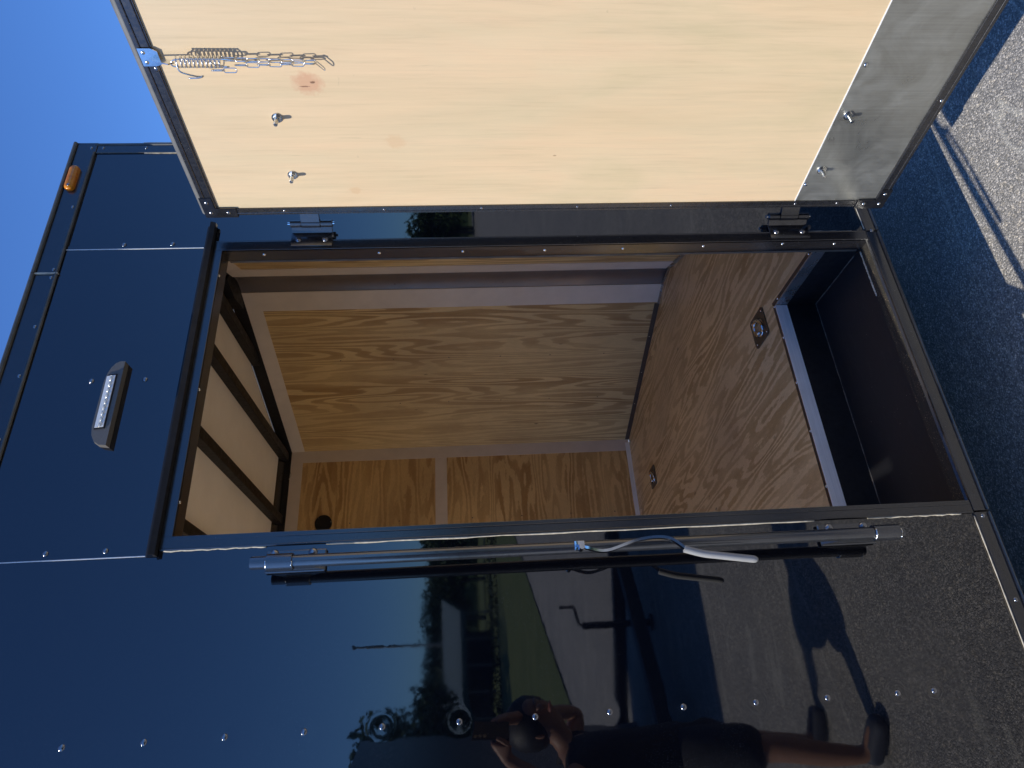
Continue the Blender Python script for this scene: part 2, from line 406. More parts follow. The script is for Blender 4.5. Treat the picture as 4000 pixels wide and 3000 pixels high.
# structural wall core behind the skins (leaves the door opening free)
b = BM()
box(b, XB, -.8955, .0135, .045, .20, 2.55); box(b, -.8955, -.046, .0135, .045, 2.0775, 2.55); box(b, -.046, .345, .0135, .045, .20, 2.55)
part('wall_core', b, MT['dull'])

# trims
def corner_pts(off):   # outline of the body pushed outwards by off : near corner, nose, far corner
    return [(XC+off*.85, -off), (.815+off, 1.215), (.815+off, 1.395), (.42+off*.85, YF+off)]
def band(name, z0, z1, out, th, mat, near=True):
    if near:
        b = BM()
        box(b, XB, XC, -out, -out+th, z0, z1, .0012)
        part(name, b, mat)
    b = BM()
    P = corner_pts(out); Q = corner_pts(out-th)
    for i in range(3):
        pts = [(P[i][0], P[i][1], z0), (P[i+1][0], P[i+1][1], z0), (Q[i+1][0], Q[i+1][1], z0), (Q[i][0], Q[i][1], z0)]
        prism(b, pts, (0, 0, z1-z0))
    box(b, XB, XC, YF+out-th, YF+out, z0, z1)
    part(name, b, mat)
# roof trim: cove with two ribs
band('roof_trim', 2.491, 2.558, .0045, .009, MT['trim'])
b = BM(); tube(b, [(XB, -.007, 2.5535), (-.142, -.007, 2.5535)], .0055, 8); tube(b, [(XB, -.005, 2.4945), (-.142, -.005, 2.4945)], .0040, 8)
tube(b, [(-.145, -.007, 2.5535), (XC+.002, -.007, 2.5535)], .0055, 8); tube(b, [(-.145, -.005, 2.4945), (XC-.035, -.005, 2.4945)], .0040, 8)
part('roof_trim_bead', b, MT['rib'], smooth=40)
b = BM(); box(b, -.1455, -.142, -.0085, .0, 2.490, 2.5585); part('roof_trim_joint', b, MT['caulk_glint'])
# corner trim (vertical) with returned edge
b = BM(); box(b, .298, XC+.001, -.0035, .004, .2290, 2.4905, .0015); part('corner_trim', b, MT['trim'])
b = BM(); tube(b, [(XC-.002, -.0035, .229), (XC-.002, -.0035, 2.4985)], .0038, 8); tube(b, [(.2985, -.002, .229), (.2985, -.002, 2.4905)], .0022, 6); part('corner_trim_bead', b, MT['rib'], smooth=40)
# bottom trim in three lengths
for (x0, x1) in ((XB, -.897), (-.8935, -.0475), (-.044, XC)):
    b = BM(); box(b, x0, x1, -.0055, .008, .1915, .2283, .0015)
    tube(b, [(x0+.001, -.0062, .1935), (x1-.001, -.0062, .1935)], .0035, 8)
    part('bottom_trim', b, MT['trim'], smooth=40)
b = BM(); box(b, XB, XC, .010, .045, .180, .20); part('frame_rail', b, MT['dull'])
band('nose_skin', .2285, 2.4905, .0, .012, MT['gloss'], near=False)
b = BM()
for (x0, x1, y0, y1) in ((XB, -.9, -.0078, -.0055), (-.04, .298, -.0078, -.0055)):
    pass
b.free()

# rivets and screws ---------------------------------------------------
def rivet_mesh(r, h, star=True):
    bm = BM(); dome(bm, (0, 0, 0), (0, -1, 0), r, h, 14, 4)
    cyl(bm, (0, -h*.80, 0), (0, -h*1.06, 0), r*.30, 6)
    return bm
def proto(name, bm, mat):
    bmesh.ops.recalc_face_normals(bm, faces=bm.faces)
    me = bpy.data.meshes.new(name); bm.to_mesh(me); bm.free(); me.materials.append(mat)
    for p in me.polygons: p.use_smooth = True
    me.set_sharp_from_angle(angle=R(50)); return me
RVM = proto('rivet', rivet_mesh(.0066, .0034), MT['screw'])
SCM = proto('screw', rivet_mesh(.0095, .0062), MT['screw'])
SCM2 = proto('zinc_screw', rivet_mesh(.0055, .003), MT['zinc'])
def place(name, me, p, nrm=(0, -1, 0), parent=TR, s=1.0):
    o = bpy.data.objects.new(name, me); COL.objects.link(o); o.parent = parent
    o.location = Vector(p)-wloc(parent)
    q = Vector((0, -1, 0)).rotation_difference(Vector(nrm).normalized()); o.rotation_mode = 'QUATERNION'; o.rotation_quaternion = q
    o.scale = (s, s, s); return o
for i, (x, z) in enumerate(RIV): place('rivet', RVM, (x, DENT[i][2]*.9+.0, z))
for x, z in ((-.048, 2.342), (-.048, 2.213), (-.892, 2.338), (-.892, 2.213), (-.470, 2.335), (-.470, 2.208)): place('rivet', RVM, (x, -.0022, z), s=.95)
for x, z in ((.316, 2.507), (.088, 2.508), (-.130, 2.506), (-.156, 2.506), (-.309, 2.508), (-.451, 2.508), (-.62, 2.508), (-.79, 2.508), (-.97, 2.508)): place('rivet', RVM, (x, -.0045, z), s=.8)
for z in (2.474, 2.35, 2.20, 2.05, 1.90): place('rivet', RVM, (.317, -.0035, z), s=.8)
for x in (-.906, -1.098, -1.30, -.044, .12, .27): place('rivet', RVM, (x, -.0055, .210), s=.85)

# sealant lines beside the flange, painted sun glints over the trims
# door frame --------------------------------------------------------
OX0, OX1, OZ0, OZ1, RV = -.867, -.075, .2285, 2.075, .045
b = BM()      # face flange
box(b, -.895, OX0, -.004, .003, .2287, 2.101, .001); box(b, OX1, -.045, -.004, .003, .2287, 2.101, .001)
box(b, OX0, OX1, -.0042, .003, OZ1, 2.101, .001)
part('door_frame', b, MT['trim'])
b = BM()      # rolled outer edge, catches a line of sun
tube(b, [(-.8955, -.0028, .23), (-.8955, -.0028, 2.098)], .0026, 8); tube(b, [(-.0445, -.0028, .23), (-.0445, -.0028, 2.10)], .0026, 8)
tube(b, [(OX0-.010, -.0045, .23), (OX0-.010, -.0045, 2.075)], .0012, 6)
part('door_frame_bead', b, MT['trim'], smooth=60)
for (z0, z1, dx) in ((.26, .49, .0), (.62, 1.74, .001), (1.87, 2.09, .0)):
    b = BM(); n = 40
    pts = [(-.8985-.0012*math.sin(i*.9)*rnd.random(), -.0012, z0+(z1-z0)*i/n) for i in range(n+1)]
    tube(b, pts, [rnd.uniform(.0014, .0026) for _ in pts], 6); part('sealant_glint_line', b, MT['caulk_glint'], smooth=180)
for pts in ([(-2.2, -.0022, .2298), (-.905, -.0022, .2298)], [(-.036, -.0022, .2298), (.29, -.0022, .2298)], [(.2972, -.0016, 2.24), (.2972, -.0016, 2.352)], [(.336, -.0045, 2.24), (.336, -.0045, 2.36)], [(-.0425, -.0030, .27), (-.0425, -.0030, .40)]):  # pale tubes along the trims; sun glints put in as sealant-coloured lines
    b = BM(); P_, Q_ = Vector(pts[0]), Vector(pts[1]); nn = max(12, int((Q_-P_).length/.02)); pp = [P_.lerp(Q_, i/nn) for i in range(nn+1)]
    tube(b, pp, [rnd.uniform(.0012, .0019) for _ in pp], 6); part('sealant_glint_line', b, MT['caulk_glint'], smooth=180)
b = BM()      # reveals
box(b, OX1, OX1+.004, -.001, RV, OZ0-.002, OZ1+.003); box(b, OX0-.004, OX0, -.001, RV, OZ0-.002, OZ1+.003)
box(b, OX0, OX1, -.001, RV, OZ1, OZ1+.003)
part('door_reveal', b, MT['trim'])
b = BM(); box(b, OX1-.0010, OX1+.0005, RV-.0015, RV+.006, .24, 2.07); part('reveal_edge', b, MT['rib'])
for z, y in ((1.969, .018), (1.652, .020), (1.417, .020), (1.182, .021), (.955, .020), (.718, .016), (.482, .012), (.323, .016)):
    place('rivet', SCM2, (OX1, y, z), (-1, 0, 0), s=.9)
for x in (-.155, -.50, -.787): place('rivet', SCM2, (x, .004, OZ1), (0, 0, -1), s=.75)
# drip rail over the door: wall flange, shelf and turned lip
b = BM()
prof = [(-.0025, 2.126), (-.0045, 2.122), (-.0045, 2.108), (-.019, 2.1045), (-.0235, 2.112), (-.0250, 2.111), (-.0205, 2.0995), (-.0045, 2.1005), (-.0025, 2.1005)]
prism(b, [(-.910, y, z) for y, z in prof], (.920, 0, 0)); part('drip_rail', b, MT['dull'])
b = BM(); dome(b, (.0075, -.012, 2.101), (0, -.3, -1), .006, .004); part('sealant_dab', b, MT['caulk_glint'], smooth=180)
# sill
b = BM(); box(b, OX0-.004, OX1+.004, .0, .050, .2200, .2272); part('door_sill', b, MT['grit'])
b = BM(); prism(b, [(OX0, .0, .2283), (OX1, .0, .2283), (OX1, .006, .2315), (OX0, .006, .2315)], (0, .0015, -.003)); part('sill_lip', b, MT['trim'])
n = 60; b = BM(); pts = [(OX1-.004-(.16)*i/n, .049+.0012*math.sin(i*1.7)*rnd.random(), .2275+.001*rnd.random()) for i in range(n+1)]
tube(b, pts, [rnd.uniform(.0012, .0030) for _ in pts], 6); part('sealant_glint_line', b, MT['caulk_glint'], smooth=180)
# step well
SX0, SX1, SY = -.885, -.055, .362; ZF = .355; ZT = .2135
b = BM()
box(b, SX0, SX1, .046, SY, ZT-.02, ZT); part('step_tread', b, MT['tread'])
b = BM()
box(b, SX0-.012, SX1+.012, SY, SY+.012, ZT-.02, .3165); box(b, SX1, SX1+.012, .046, SY, ZT-.02, .3165); box(b, SX0-.012, SX0, .046, SY, ZT-.02, .3165)
part('step_riser', b, MT['dull'])
for P_, Q_ in (((SX0, SY-.001, ZT+.0006), (SX1, SY-.001, ZT+.0006)), ((SX1-.001, .10, ZT+.0006), (SX1-.001, SY, ZT+.0006))):
    P_, Q_ = Vector(P_), Vector(Q_); nn = 40; pp = [P_.lerp(Q_, i/nn)+Vector((rnd.uniform(-.0007, .0007), rnd.uniform(-.0012, 0), 0)) for i in range(nn+1)]
    b = BM(); tube(b, pp, [rnd.uniform(.0004, .0017) for _ in pp], 5); part('dust_seam', b, simple('grey_floor_dust', (.20, .18, .15), .9, var=.5, vscale=120))
# aluminium edging around the well (mitred corner, thin gap)
b = BM()
box(b, SX0, SX1-.002, SY-.0015, SY+.003, .3165, ZF+.0018, .0006); part('step_edging', b, MT['alu'])
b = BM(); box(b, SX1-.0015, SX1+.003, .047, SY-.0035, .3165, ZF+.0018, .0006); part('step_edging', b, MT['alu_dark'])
b = BM()
box(b, SX0, SX1+.018, SY+.0032, SY+.019, ZF-.003, ZF+.0012); box(b, SX1+.0032, SX1+.018, .047, SY+.003, ZF-.003, ZF+.0012)
part('edging_flange', b, MT['angle'])
for p in ((-.18, .371), (-.35, .371), (-.52, .371), (-.70, .371), (-.055, .374), (-.0435, .34), (-.044, .10)):
    place('rivet', SCM2, (p[0], p[1], ZF+.0012), (0, 0, 1), s=.8)

# interior -------------------------------------------------------------
NC = Vector((.371, 2.575)); NT = Vector((.768, 1.373)); NT2 = Vector((.768, 1.235)); NN = Vector((.30, .048))
YC = 2.575; YN = .048; ZTOP = 2.548; ZCEIL = 2.612
b = BM()
fl = [(SX1, .046), (NN.x, .046), NT2, NT, NC, (XB+.02, YC), (XB+.02, .046), (SX0, .046), (SX0, SY), (SX1, SY)]
prism(b, [(p[0], p[1], ZF) for p in fl], (0, 0, -.016)); part('plywood_floor', b, MT['ply_floor'])
b = BM()
prism(b, [(XB, .0465, .19), (SX0-.013, .0465, .19), (SX0-.013, YF-.01, .19), (XB, YF-.01, .19)], (0, 0, .14))
prism(b, [(SX1+.013, .0465, .19), (XC-.01, .0465, .19), (.79, 1.235, .19), (.79, 1.375, .19), (XC-.01, YF-.01, .19), (SX1+.013, YF-.01, .19)], (0, 0, .14))
box(b, SX0-.0125, SX1+.0125, SY+.013, YF-.01, .19, .33)
part('floor_frame', b, MT['dull'])
def wallquad(bm, a, c, z0, z1, off, th=.003):
    a = Vector((a[0], a[1], 0)); c = Vector((c[0], c[1], 0)); d = (c-a).normalized(); n = Vector((d.y, -d.x, 0))
    mid = (a+c)/2
    if n.dot(Vector((-.6, 1.25, 0))-mid) < 0: n = -n
    pts = [a+n*off, c+n*off, c+n*(off-th), a+n*(off-th)]
    prism(bm, [(p.x, p.y, z0) for p in pts], (0, 0, z1-z0)); return bm
def along(a, c, s): a = Vector(a); c = Vector(c); return a+(c-a).normalized()*s
LB = (NT-NC).length; LA = (NT2-NN).length
# far wall (upper and lower boards), slanted boards, near slanted board
b = BM(); wallquad(b, (XB+.02, YC), (.3, YC), .356, 1.60, 0, .004); part('plywood_wall_board', b, MT['ply_far'])
b = BM(); wallquad(b, (XB+.02, YC), (.3, YC), 1.6005, 2.50, 0, .004); o = part('plywood_wall_board', b, MT['ply_far'])
b = BM(); wallquad(b, NC, along(NC, NT, LB-.115), .356, 2.50, 0, .004); part('plywood_wall_board', b, MT['ply_slant'])
b = BM(); wallquad(b, NN, along(NN, NT2, LA-.115), .356, 2.50, 0, .004); part('plywood_wall_board', b, MT['ply_slant'])
b = BM(); wallquad(b, (XB+.02, YN), (SX0-.03, YN), .356, 2.55, 0, .003); wallquad(b, (SX1+.03, YN), (NN.x, YN), .356, 2.55, 0, .003); wallquad(b, (SX0-.03, YN), (SX1+.03, YN), 2.079, 2.55, 0, .003)
part('plywood_wall_board', b, MT['ply_far'])
# pale cover strips
def strip(a, c, z0, z1, off=.0028):
    bb = BM(); wallquad(bb, a, c, z0, z1, off, .0065); return part('cover_strip', bb, MT['strip'])
strip((XB+.02, YC), (.295, YC), 2.474, ZTOP); strip((XB+.02, YC), (.295, YC), 1.561, 1.635)
strip((.2955, YC), (NC.x+.001, NC.y), .36, ZTOP, .0032)
sB = along(NC, NT, LB-.120); strip(NC, sB, 2.468, ZTOP, .0026); strip(sB, NT, .36, ZTOP, .0034)
sA = along(NN, NT2, LA-.120); strip(NN, sA, 2.468, ZTOP, .0026); strip(sA, NT2, .36, ZTOP, .0034)
# nose: rounded metal post cover, bulging forwards
b = BM(); n = 12; ringa = []
for i in range(n+1):
    t = i/n; y = NT.y+(NT2.y-NT.y)*t; x = NT.x+.016*math.sin(math.pi*t)
    ringa.append((b.verts.new((x, y, .356)), b.verts.new((x, y, 2.56))))
for i in range(n): b.faces.new((ringa[i][0], ringa[i+1][0], ringa[i+1][1], ringa[i][1]))
part('nose_post_cover', b, MT['nose'], smooth=180)
# floor edging angles
b = BM(); wallquad(b, (NC.x-.02, NC.y-.0), (XB+.1, YC), ZF, ZF+.028, .0045, .004); part('floor_angle', b, MT['alu'], label='grey floor angle along the far wall')
b = BM(); wallquad(b, along(NC, NT, .01), along(NC, NT, LB-.13), ZF, ZF+.026, .0045, .004); part('floor_angle', b, MT['angle'])
b = BM(); wallquad(b, along(NC, NT, LB-.13), NT, ZF, ZF+.012, .006, .003); wallquad(b, NT, NT2, ZF, ZF+.012, .004, .003)
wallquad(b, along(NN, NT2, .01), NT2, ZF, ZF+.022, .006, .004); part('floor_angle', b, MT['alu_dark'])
for s in (.35, .62, .90): 
    p = along(NC, NT, s); place('rivet', SCM2, (p.x-.004, p.y-.002, ZF+.016), (-.95, -.31, 0), s=.6)
# nails in the boards
def nails(a, c, ss, zs):
    for s in ss:
        for z in zs:
            p = along(a, c, s); d = (Vector(c)-Vector(a)).normalized(); nn = Vector((d.y, -d.x))
            if nn.dot(Vector((-.6, 1.25))-p) < 0: nn = -nn
            place('nail', SCMN, (p.x+nn.x*.0005, p.y+nn.y*.0005, z+rnd.uniform(-.012, .012)), (nn.x, nn.y, 0), s=.5)
SCMN = proto('nail', rivet_mesh(.0075, .0015), MT['screw'])
nails(NC, NT, (.42, .78), (.62, .92, 1.22, 1.52, 1.82, 2.12))
nails((.3, YC), (-3, YC), (.41,), (.50, .80, 1.10, 1.40, 1.85, 2.15))
# wall plates, ceiling and roof bows
b = BM()
def plate(a, c, w_=.05):
    a = Vector((a[0], a[1], 0)); c = Vector((c[0], c[1], 0)); d = (c-a).normalized(); n = Vector((d.y, -d.x, 0))
    if n.dot(Vector((-.6, 1.25, 0))-(a+c)/2) < 0: n = -n
    prism(b, [a-n*.02+Vector((0, 0, ZTOP)), c-n*.02+Vector((0, 0, ZTOP)), c+n*.0045+Vector((0, 0, ZTOP)), a+n*.0045+Vector((0, 0, ZTOP))], (0, 0, .064))
plate((XB+.02, YC), NC); plate(NC, NT); plate(NT, NT2); plate(NT2, along(NN, NT2, .25))
part('wall_plate', b, MT['bow'])
b = BM()
prism(b, [(NT.x-.06, NT.y+.06, ZTOP), (NT.x, NT.y+.02, ZTOP), (NT.x, NT2.y-.02, ZTOP), (NT.x-.06, NT2.y-.06, ZTOP), (NT.x-.085, 1.30, ZTOP)], (0, 0, .06)); part('nose_gusset', b, MT['bow'])
b = BM()
ro = [(XB, -.003), (XC, -.003), (.80, 1.215), (.80, 1.395), (XC, YF+.003), (XB, YF+.003)]
prism(b, [(x, y, 2.6125) for x, y in [(XB, .14), (XC-.06, .14), (.745, 1.22), (.745, 1.38), (.36, YF-.05), (XB, YF-.05)]], (0, 0, .004)); part('ceiling_board', b, MT['ceil'])
b = BM(); box(b, XB, XC-.03, .046, .14, 2.551, 2.575); part('roof_rail', b, MT['bow'])
b = BM()   # outer roof skin with a slight crown
xs = [p for p in ro]
def roofz(y): return 2.556+min(.066, max(0, (y+.003))*.5, max(0, (YF+.003-y))*.5)
rows = []
ys = [-.003, .129]+[.16+(YF-.32)*i/12 for i in range(13)]+[YF-.129, YF+.003]
for y in ys:
    xr = XC + (.815-XC)*min(1, max(0, (y+.003)/1.218)) if y < 1.30 else .42+(.815-.42)*min(1, max(0, (YF+.003-y)/1.228))
    rows.append((b.verts.new((XB, y, roofz(y))), b.verts.new((xr, y, roofz(y)))))
for i in range(16): b.faces.new((rows[i][0], rows[i][1], rows[i+1][1], rows[i+1][0]))
part('roof_skin', b, MT['trim'])
for k in range(-0, 9):
    xc = .335-.41*k
    if xc < XB+.1: break
    b = BM(); box(b, xc-.026, xc+.026, .14, YC-.004, 2.563, 2.6120, .003); part('roof_bow', b, MT['bow'])
b = BM(); box(b, .60, .65, .78, 1.84, 2.567, 2.6118, .003)
part('roof_bow', b, MT['bow'])
# far wall and rear frame, unseen ramp door left down to let daylight in
b = BM(); box(b, XB, XC-.006, YF-.012, YF, .2, 2.56); part('side_panel', b, MT['gloss'])
b = BM(); box(b, XB, XC-.012, YC+.005, YF-.013, .2, 2.54); part('wall_core', b, MT['dull'])
b = BM(); box(b, XB-.05, XB, -.004, .07, .19, 2.60); box(b, XB-.05, XB, YF-.07, YF+.004, .19, 2.60); box(b, XB-.05, XB, .07, YF-.07, 2.46, 2.60); box(b, XB-.05, XB, .07, YF-.07, .19, ZF-.01)
part('unseen_rear_frame', b, MT['trim'])
b = BM(); prism(b, [(XB-.055, .08, ZF-.015), (XB-.055, YF-.08, ZF-.015), (XB-2.1, YF-.08, GZ+.05), (XB-2.1, .08, GZ+.05)], (0, 0, -.04)); part('unseen_ramp_door', b, MT['ply_floor'])
# axles and wheels, tongue (out of frame but part of the trailer)
def wheel(cx, cy, cz, r, parent, wd=.2):
    b = BM(); n = 28
    prof = [(r*.62, -wd/2), (r*.93, -wd/2), (r, -wd/2+.03), (r, wd/2-.03), (r*.93, wd/2), (r*.62, wd/2)]
    rings = []
    for k in range(n):
        a = 2*math.pi*k/n; rings.append([b.verts.new((cx+q*math.cos(a), cy+h, cz+q*math.sin(a))) for q, h in prof])
    for k in range(n):
        A, B = rings[k], rings[(k+1) % n]
        for j in range(len(prof)): b.faces.new((A[j], A[(j+1) % 6], B[(j+1) % 6], B[j]))
    w_ = obj('tyre', b, MT['dull'], parent, 40)
    b = BM(); cyl(b, (cx, cy-wd*.32, cz), (cx, cy+wd*.32, cz), r*.62, 24); cyl(b, (cx, cy-wd*.45, cz), (cx, cy+wd*.45, cz), r*.18, 12); obj('rim', b, MT['alu'], w_, 30)
for sy in (.18, YF-.18):
    for cx in (-1.85, -2.42): wheel(cx, sy, GZ+.235, .235, TR, .17)
b = BM(); box(b, XB, .3, .32, .40, .06, .18); box(b, XB, .3, YF-.40, YF-.32, .06, .18)
prism(b, [(.3, .32, .06), (.3, .40, .06), (2.05, 1.33, .06), (2.05, 1.26, .06)], (0, 0, .11)); prism(b, [(.3, YF-.32, .06), (.3, YF-.40, .06), (2.05, 1.29, .06), (2.05, 1.36, .06)], (0, 0, .11))
part('chassis', b, MT['dull'])
b = BM(); box(b, 2.0, 2.25, 1.27, 1.35, .08, .19, .01); cyl(b, (1.85, 1.31, GZ+.02), (1.85, 1.31, .55), .03); part('coupler', b, MT['dull'])

# tie-down rings on the floor
def ring(cx, cy, ang, main=True):
    b = BM(); h = .058; r = .014; pts = []
    for (sx, sy) in ((1, 1), (-1, 1), (-1, -1), (1, -1)):
        for k in range(5):
            a = math.atan2(sy, sx)-R(45)+R(90)*k/4; pts.append(((h-r)*sx+r*math.cos(a), (h-r)*sy+r*math.sin(a)))
    inner = [(.036*math.cos(2*math.pi*k/20+R(0)), .036*math.sin(2*math.pi*k/20)) for k in range(20)]
    rot = lambda x, y: (cx+x*math.cos(ang)-y*math.sin(ang), cy+x*math.sin(ang)+y*math.cos(ang))
    z = ZF+.004
    a0 = [b.verts.new((*rot(*p), z)) for p in pts]; a1 = [b.verts.new((*rot(*p), ZF)) for p in pts]
    # align order
    st = min(range(20), key=lambda k: (Vector(inner[k]).normalized()-Vector(pts[0]).normalized()).length)
    inn = inner[st:]+inner[:st]
    i0 = [b.verts.new((*rot(*p), z)) for p in inn]
    cup = [b.verts.new((*rot(p[0]*.8, p[1]*.8), z-.012)) for p in inn]; 
    for k in range(20):
        q = (k+1) % 20
        b.faces.new((a0[k], a0[q], i0[q], i0[k])); b.faces.new((a0[k], a1[k], a1[q], a0[q])); b.faces.new((i0[k], i0[q], cup[q], cup[k]))
    b.faces.new(cup)
    bmesh.ops.recalc_face_normals(b, faces=b.faces)
    pl = part('tie_down_plate', b, simple('zinc_plate', (.13, .12, .11), .35, .8), smooth=30)
    b = BM(); n = 28
    pts = [(*rot(-.002+.027*math.cos(2*math.pi*k/n), .027*math.sin(2*math.pi*k/n)), z+.003+.006*math.cos(2*math.pi*k/n)) for k in range(n)]
    tube(b, pts, .0068, 10, closed=True); obj('ring', b, MT['chrome'], pl, 180)
    b = BM(); q1 = rot(-.026, -.012); q2 = rot(-.026, .012)
    tube(b, [(*q1, z), (*rot(-.026, -.008), z+.012), (*rot(-.026, .008), z+.012), (*q2, z)], .006, 8); obj('ring_clip', b, MT['chrome'], pl, 180)
    for sx, sy in ((1, 1), (-1, 1), (-1, -1), (1, -1)):
        place('rivet', SCM2, (*rot(sx*.044, sy*.044), z), (0, 0, 1), pl, .6)
ring(-.057, .507, 0.03); ring(-.041, 2.146, .02)
# round speaker grille on the far wall
vc = Vector((-.105, YC-.002, 2.318))
b = BM(); cyl(b, vc, vc+Vector((0, -.006, 0)), .052, 40); 
for k in range(-6, 7):
    hw = math.sqrt(max(0, .046**2-(k*.007)**2)); box(b, vc.x-hw, vc.x+hw, vc.y-.0085, vc.y-.006, vc.z+k*.007-.0018, vc.z+k*.007+.0018)
sp = part('round_grille', b, MT['dull'], smooth=30)
for a in (40, 160, 280): place('rivet', SCM2, (vc.x+.046*math.cos(R(a)), vc.y-.006, vc.z+.046*math.sin(R(a))), (0, -1, 0), sp, .55)
# stray wire above the far wall
b = BM(); tube(b, [(.24, YC-.006, 2.565), (.235, YC-.015, 2.545), (.21, YC-.022, 2.535), (.185, YC-.018, 2.545), (.18, YC-.010, 2.56)], .0016, 6); part('loose_wire', b, MT['zinc'], smooth=180)

# amber marker lamp -------------------------------------------------------
b = BM(); n = 24; cx0, cx1, cz = .160, .224, 2.530; rr = .0135
prof = [(0.0, 1.0), (.008, .97), (.013, .80), (.0155, .45), (.016, 0)]
rings = []
for dpth, sc in prof:
    ring_ = []
    for k in range(n):
        a = 2*math.pi*k/n; x = (cx1 if math.cos(a) >= 0 else cx0)+rr*sc*math.cos(a); ring_.append(b.verts.new((x, -.0045-dpth, cz+rr*sc*math.sin(a))))
    rings.append(ring_)
for i in range(len(rings)-1):
    for k in range(n): b.faces.new((rings[i][k], rings[i][(k+1) % n], rings[i+1][(k+1) % n], rings[i+1][k]))
b.faces.new(rings[-1]); b.faces.new(rings[0][::-1])
mk = part('marker_lamp', b, MT['amber'], smooth=40, label='amber plastic marker lamp on the roof trim')
b = BM()
for k in range(6): box(b, .170+k*.009, .174+k*.009, -.017, -.0150, 2.5245, 2.5355)
obj('lamp_reflector', b, MT['led'], mk)
place('screw', RVM, (.158, -.020, 2.528), parent=mk, s=.7)

# white porch lamp over the door ------------------------------------------
b = BM()
out = [(-.650, 2.2545), (-.428, 2.2545), (-.426, 2.266), (-.430, 2.278), (-.441, 2.288), (-.458, 2.295), (-.480, 2.299), (-.598, 2.301), (-.620, 2.297), (-.637, 2.287), (-.647, 2.273)]
def dep(z): return .019-.009*(z-2.2545)/.046
fr = [b.verts.new((x, -.0022-dep(z), z)) for x, z in out]; bk = [b.verts.new((x, -.0022, z+(.003 if z > 2.26 else 0))) for x, z in out]
N = len(out)
f1 = b.faces.new(fr); b.faces.new(bk[::-1])
for k in range(N): b.faces.new((fr[k], fr[(k+1) % N], bk[(k+1) % N], bk[k]))
f1.normal_update(); bmesh.ops.triangulate(b, faces=[f1])
lamp = part('porch_lamp', b, MT['grey_plastic'], smooth=25, label='half-round grey porch lamp with a white strip lens')
def lf(x, z, o=0):   # point on the lamp's sloping face
    return Vector((x, -.0022-dep(z)-o, z+o*.4))
b = BM(); q = [lf(-.607, 2.2665, .0004), lf(-.462, 2.2665, .0004), lf(-.462, 2.2925, .0004), lf(-.607, 2.2925, .0004)]; prism(b, q, (0, -.0018, .0006)); obj('lens_frame', b, MT['dull'], lamp)
b = BM(); q = [lf(-.603, 2.2685, .0024), lf(-.466, 2.2685, .0024), lf(-.466, 2.2905, .0024), lf(-.603, 2.2905, .0024)]; prism(b, q, (0, -.0010, .0003)); obj('lamp_lens', b, MT['lens'], lamp)
for k in range(9):
    c = lf(-.596+k*.0154, 2.2793, .0036); b = BM(); nn = Vector((0, -1, .5))
    tube(b, [c+frame(nn)[0]*(.0068*math.cos(a))+frame(nn)[1]*(.0068*math.sin(a)) for a in [2*math.pi*j/18 for j in range(18)]], .0008, 5, closed=True)
    dome(b, c, nn, .0045, .0010, 12, 3); obj('led', b, MT['led'], lamp, 60)

# hinges ------------------------------------------------------------------
def hinge(z0, z1):
    b = BM(); box(b, -.068, -.018, -.0085, -.0042, z0, z1, .002)
    prism(b, [(-.022, -.0085, z0+.002), (-.006, -.026, z0+.002), (-.002, -.022, z0+.002), (-.012, -.0042, z0+.002)], (0, 0, z1-z0-.004))
    h = part('door_hinge', b, MT['trim'], smooth=30)
    L = z1-z0
    for a, c in ((0, .27), (.29, .73), (.75, 1)):
        b = BM(); cyl(b, (-.004, -.026, z0+L*a), (-.004, -.026, z0+L*c), .0105 if a != .29 else .0115, 18); obj('hinge_barrel', b, MT['trim'], h, 30)
    b = BM(); cyl(b, (-.004, -.026, z0-.006), (-.004, -.026, z1+.008), .0045, 10); obj('hinge_pin', b, MT['chrome'], h, 30)
    b = BM(); za, zb = z0+L*.29, z0+L*.73
    prism(b, [(-.009, -.0375, za), (.0245, -.090, za), (.0265+TD.x*.25, -.090+TD.y*.25, za), (.0315+TD.x*.25, -.089+TD.y*.25, za), (.031, -.084, za), (.003, -.034, za)], (0, 0, zb-za))
    obj('hinge_strap', b, MT['trim'], h)
    for z in (z0+.02, z1-.02): place('screw', SCM, (-.046, -.0085, z), parent=h, s=.92)
    b = BM(); cyl(b, (-.034, -.012, z0-.004), (-.034, -.012, z0+.001), .007, 8); obj('grease_plug', b, MT['dull'], h)
hinge(1.778, 1.892); hinge(.404, .522)

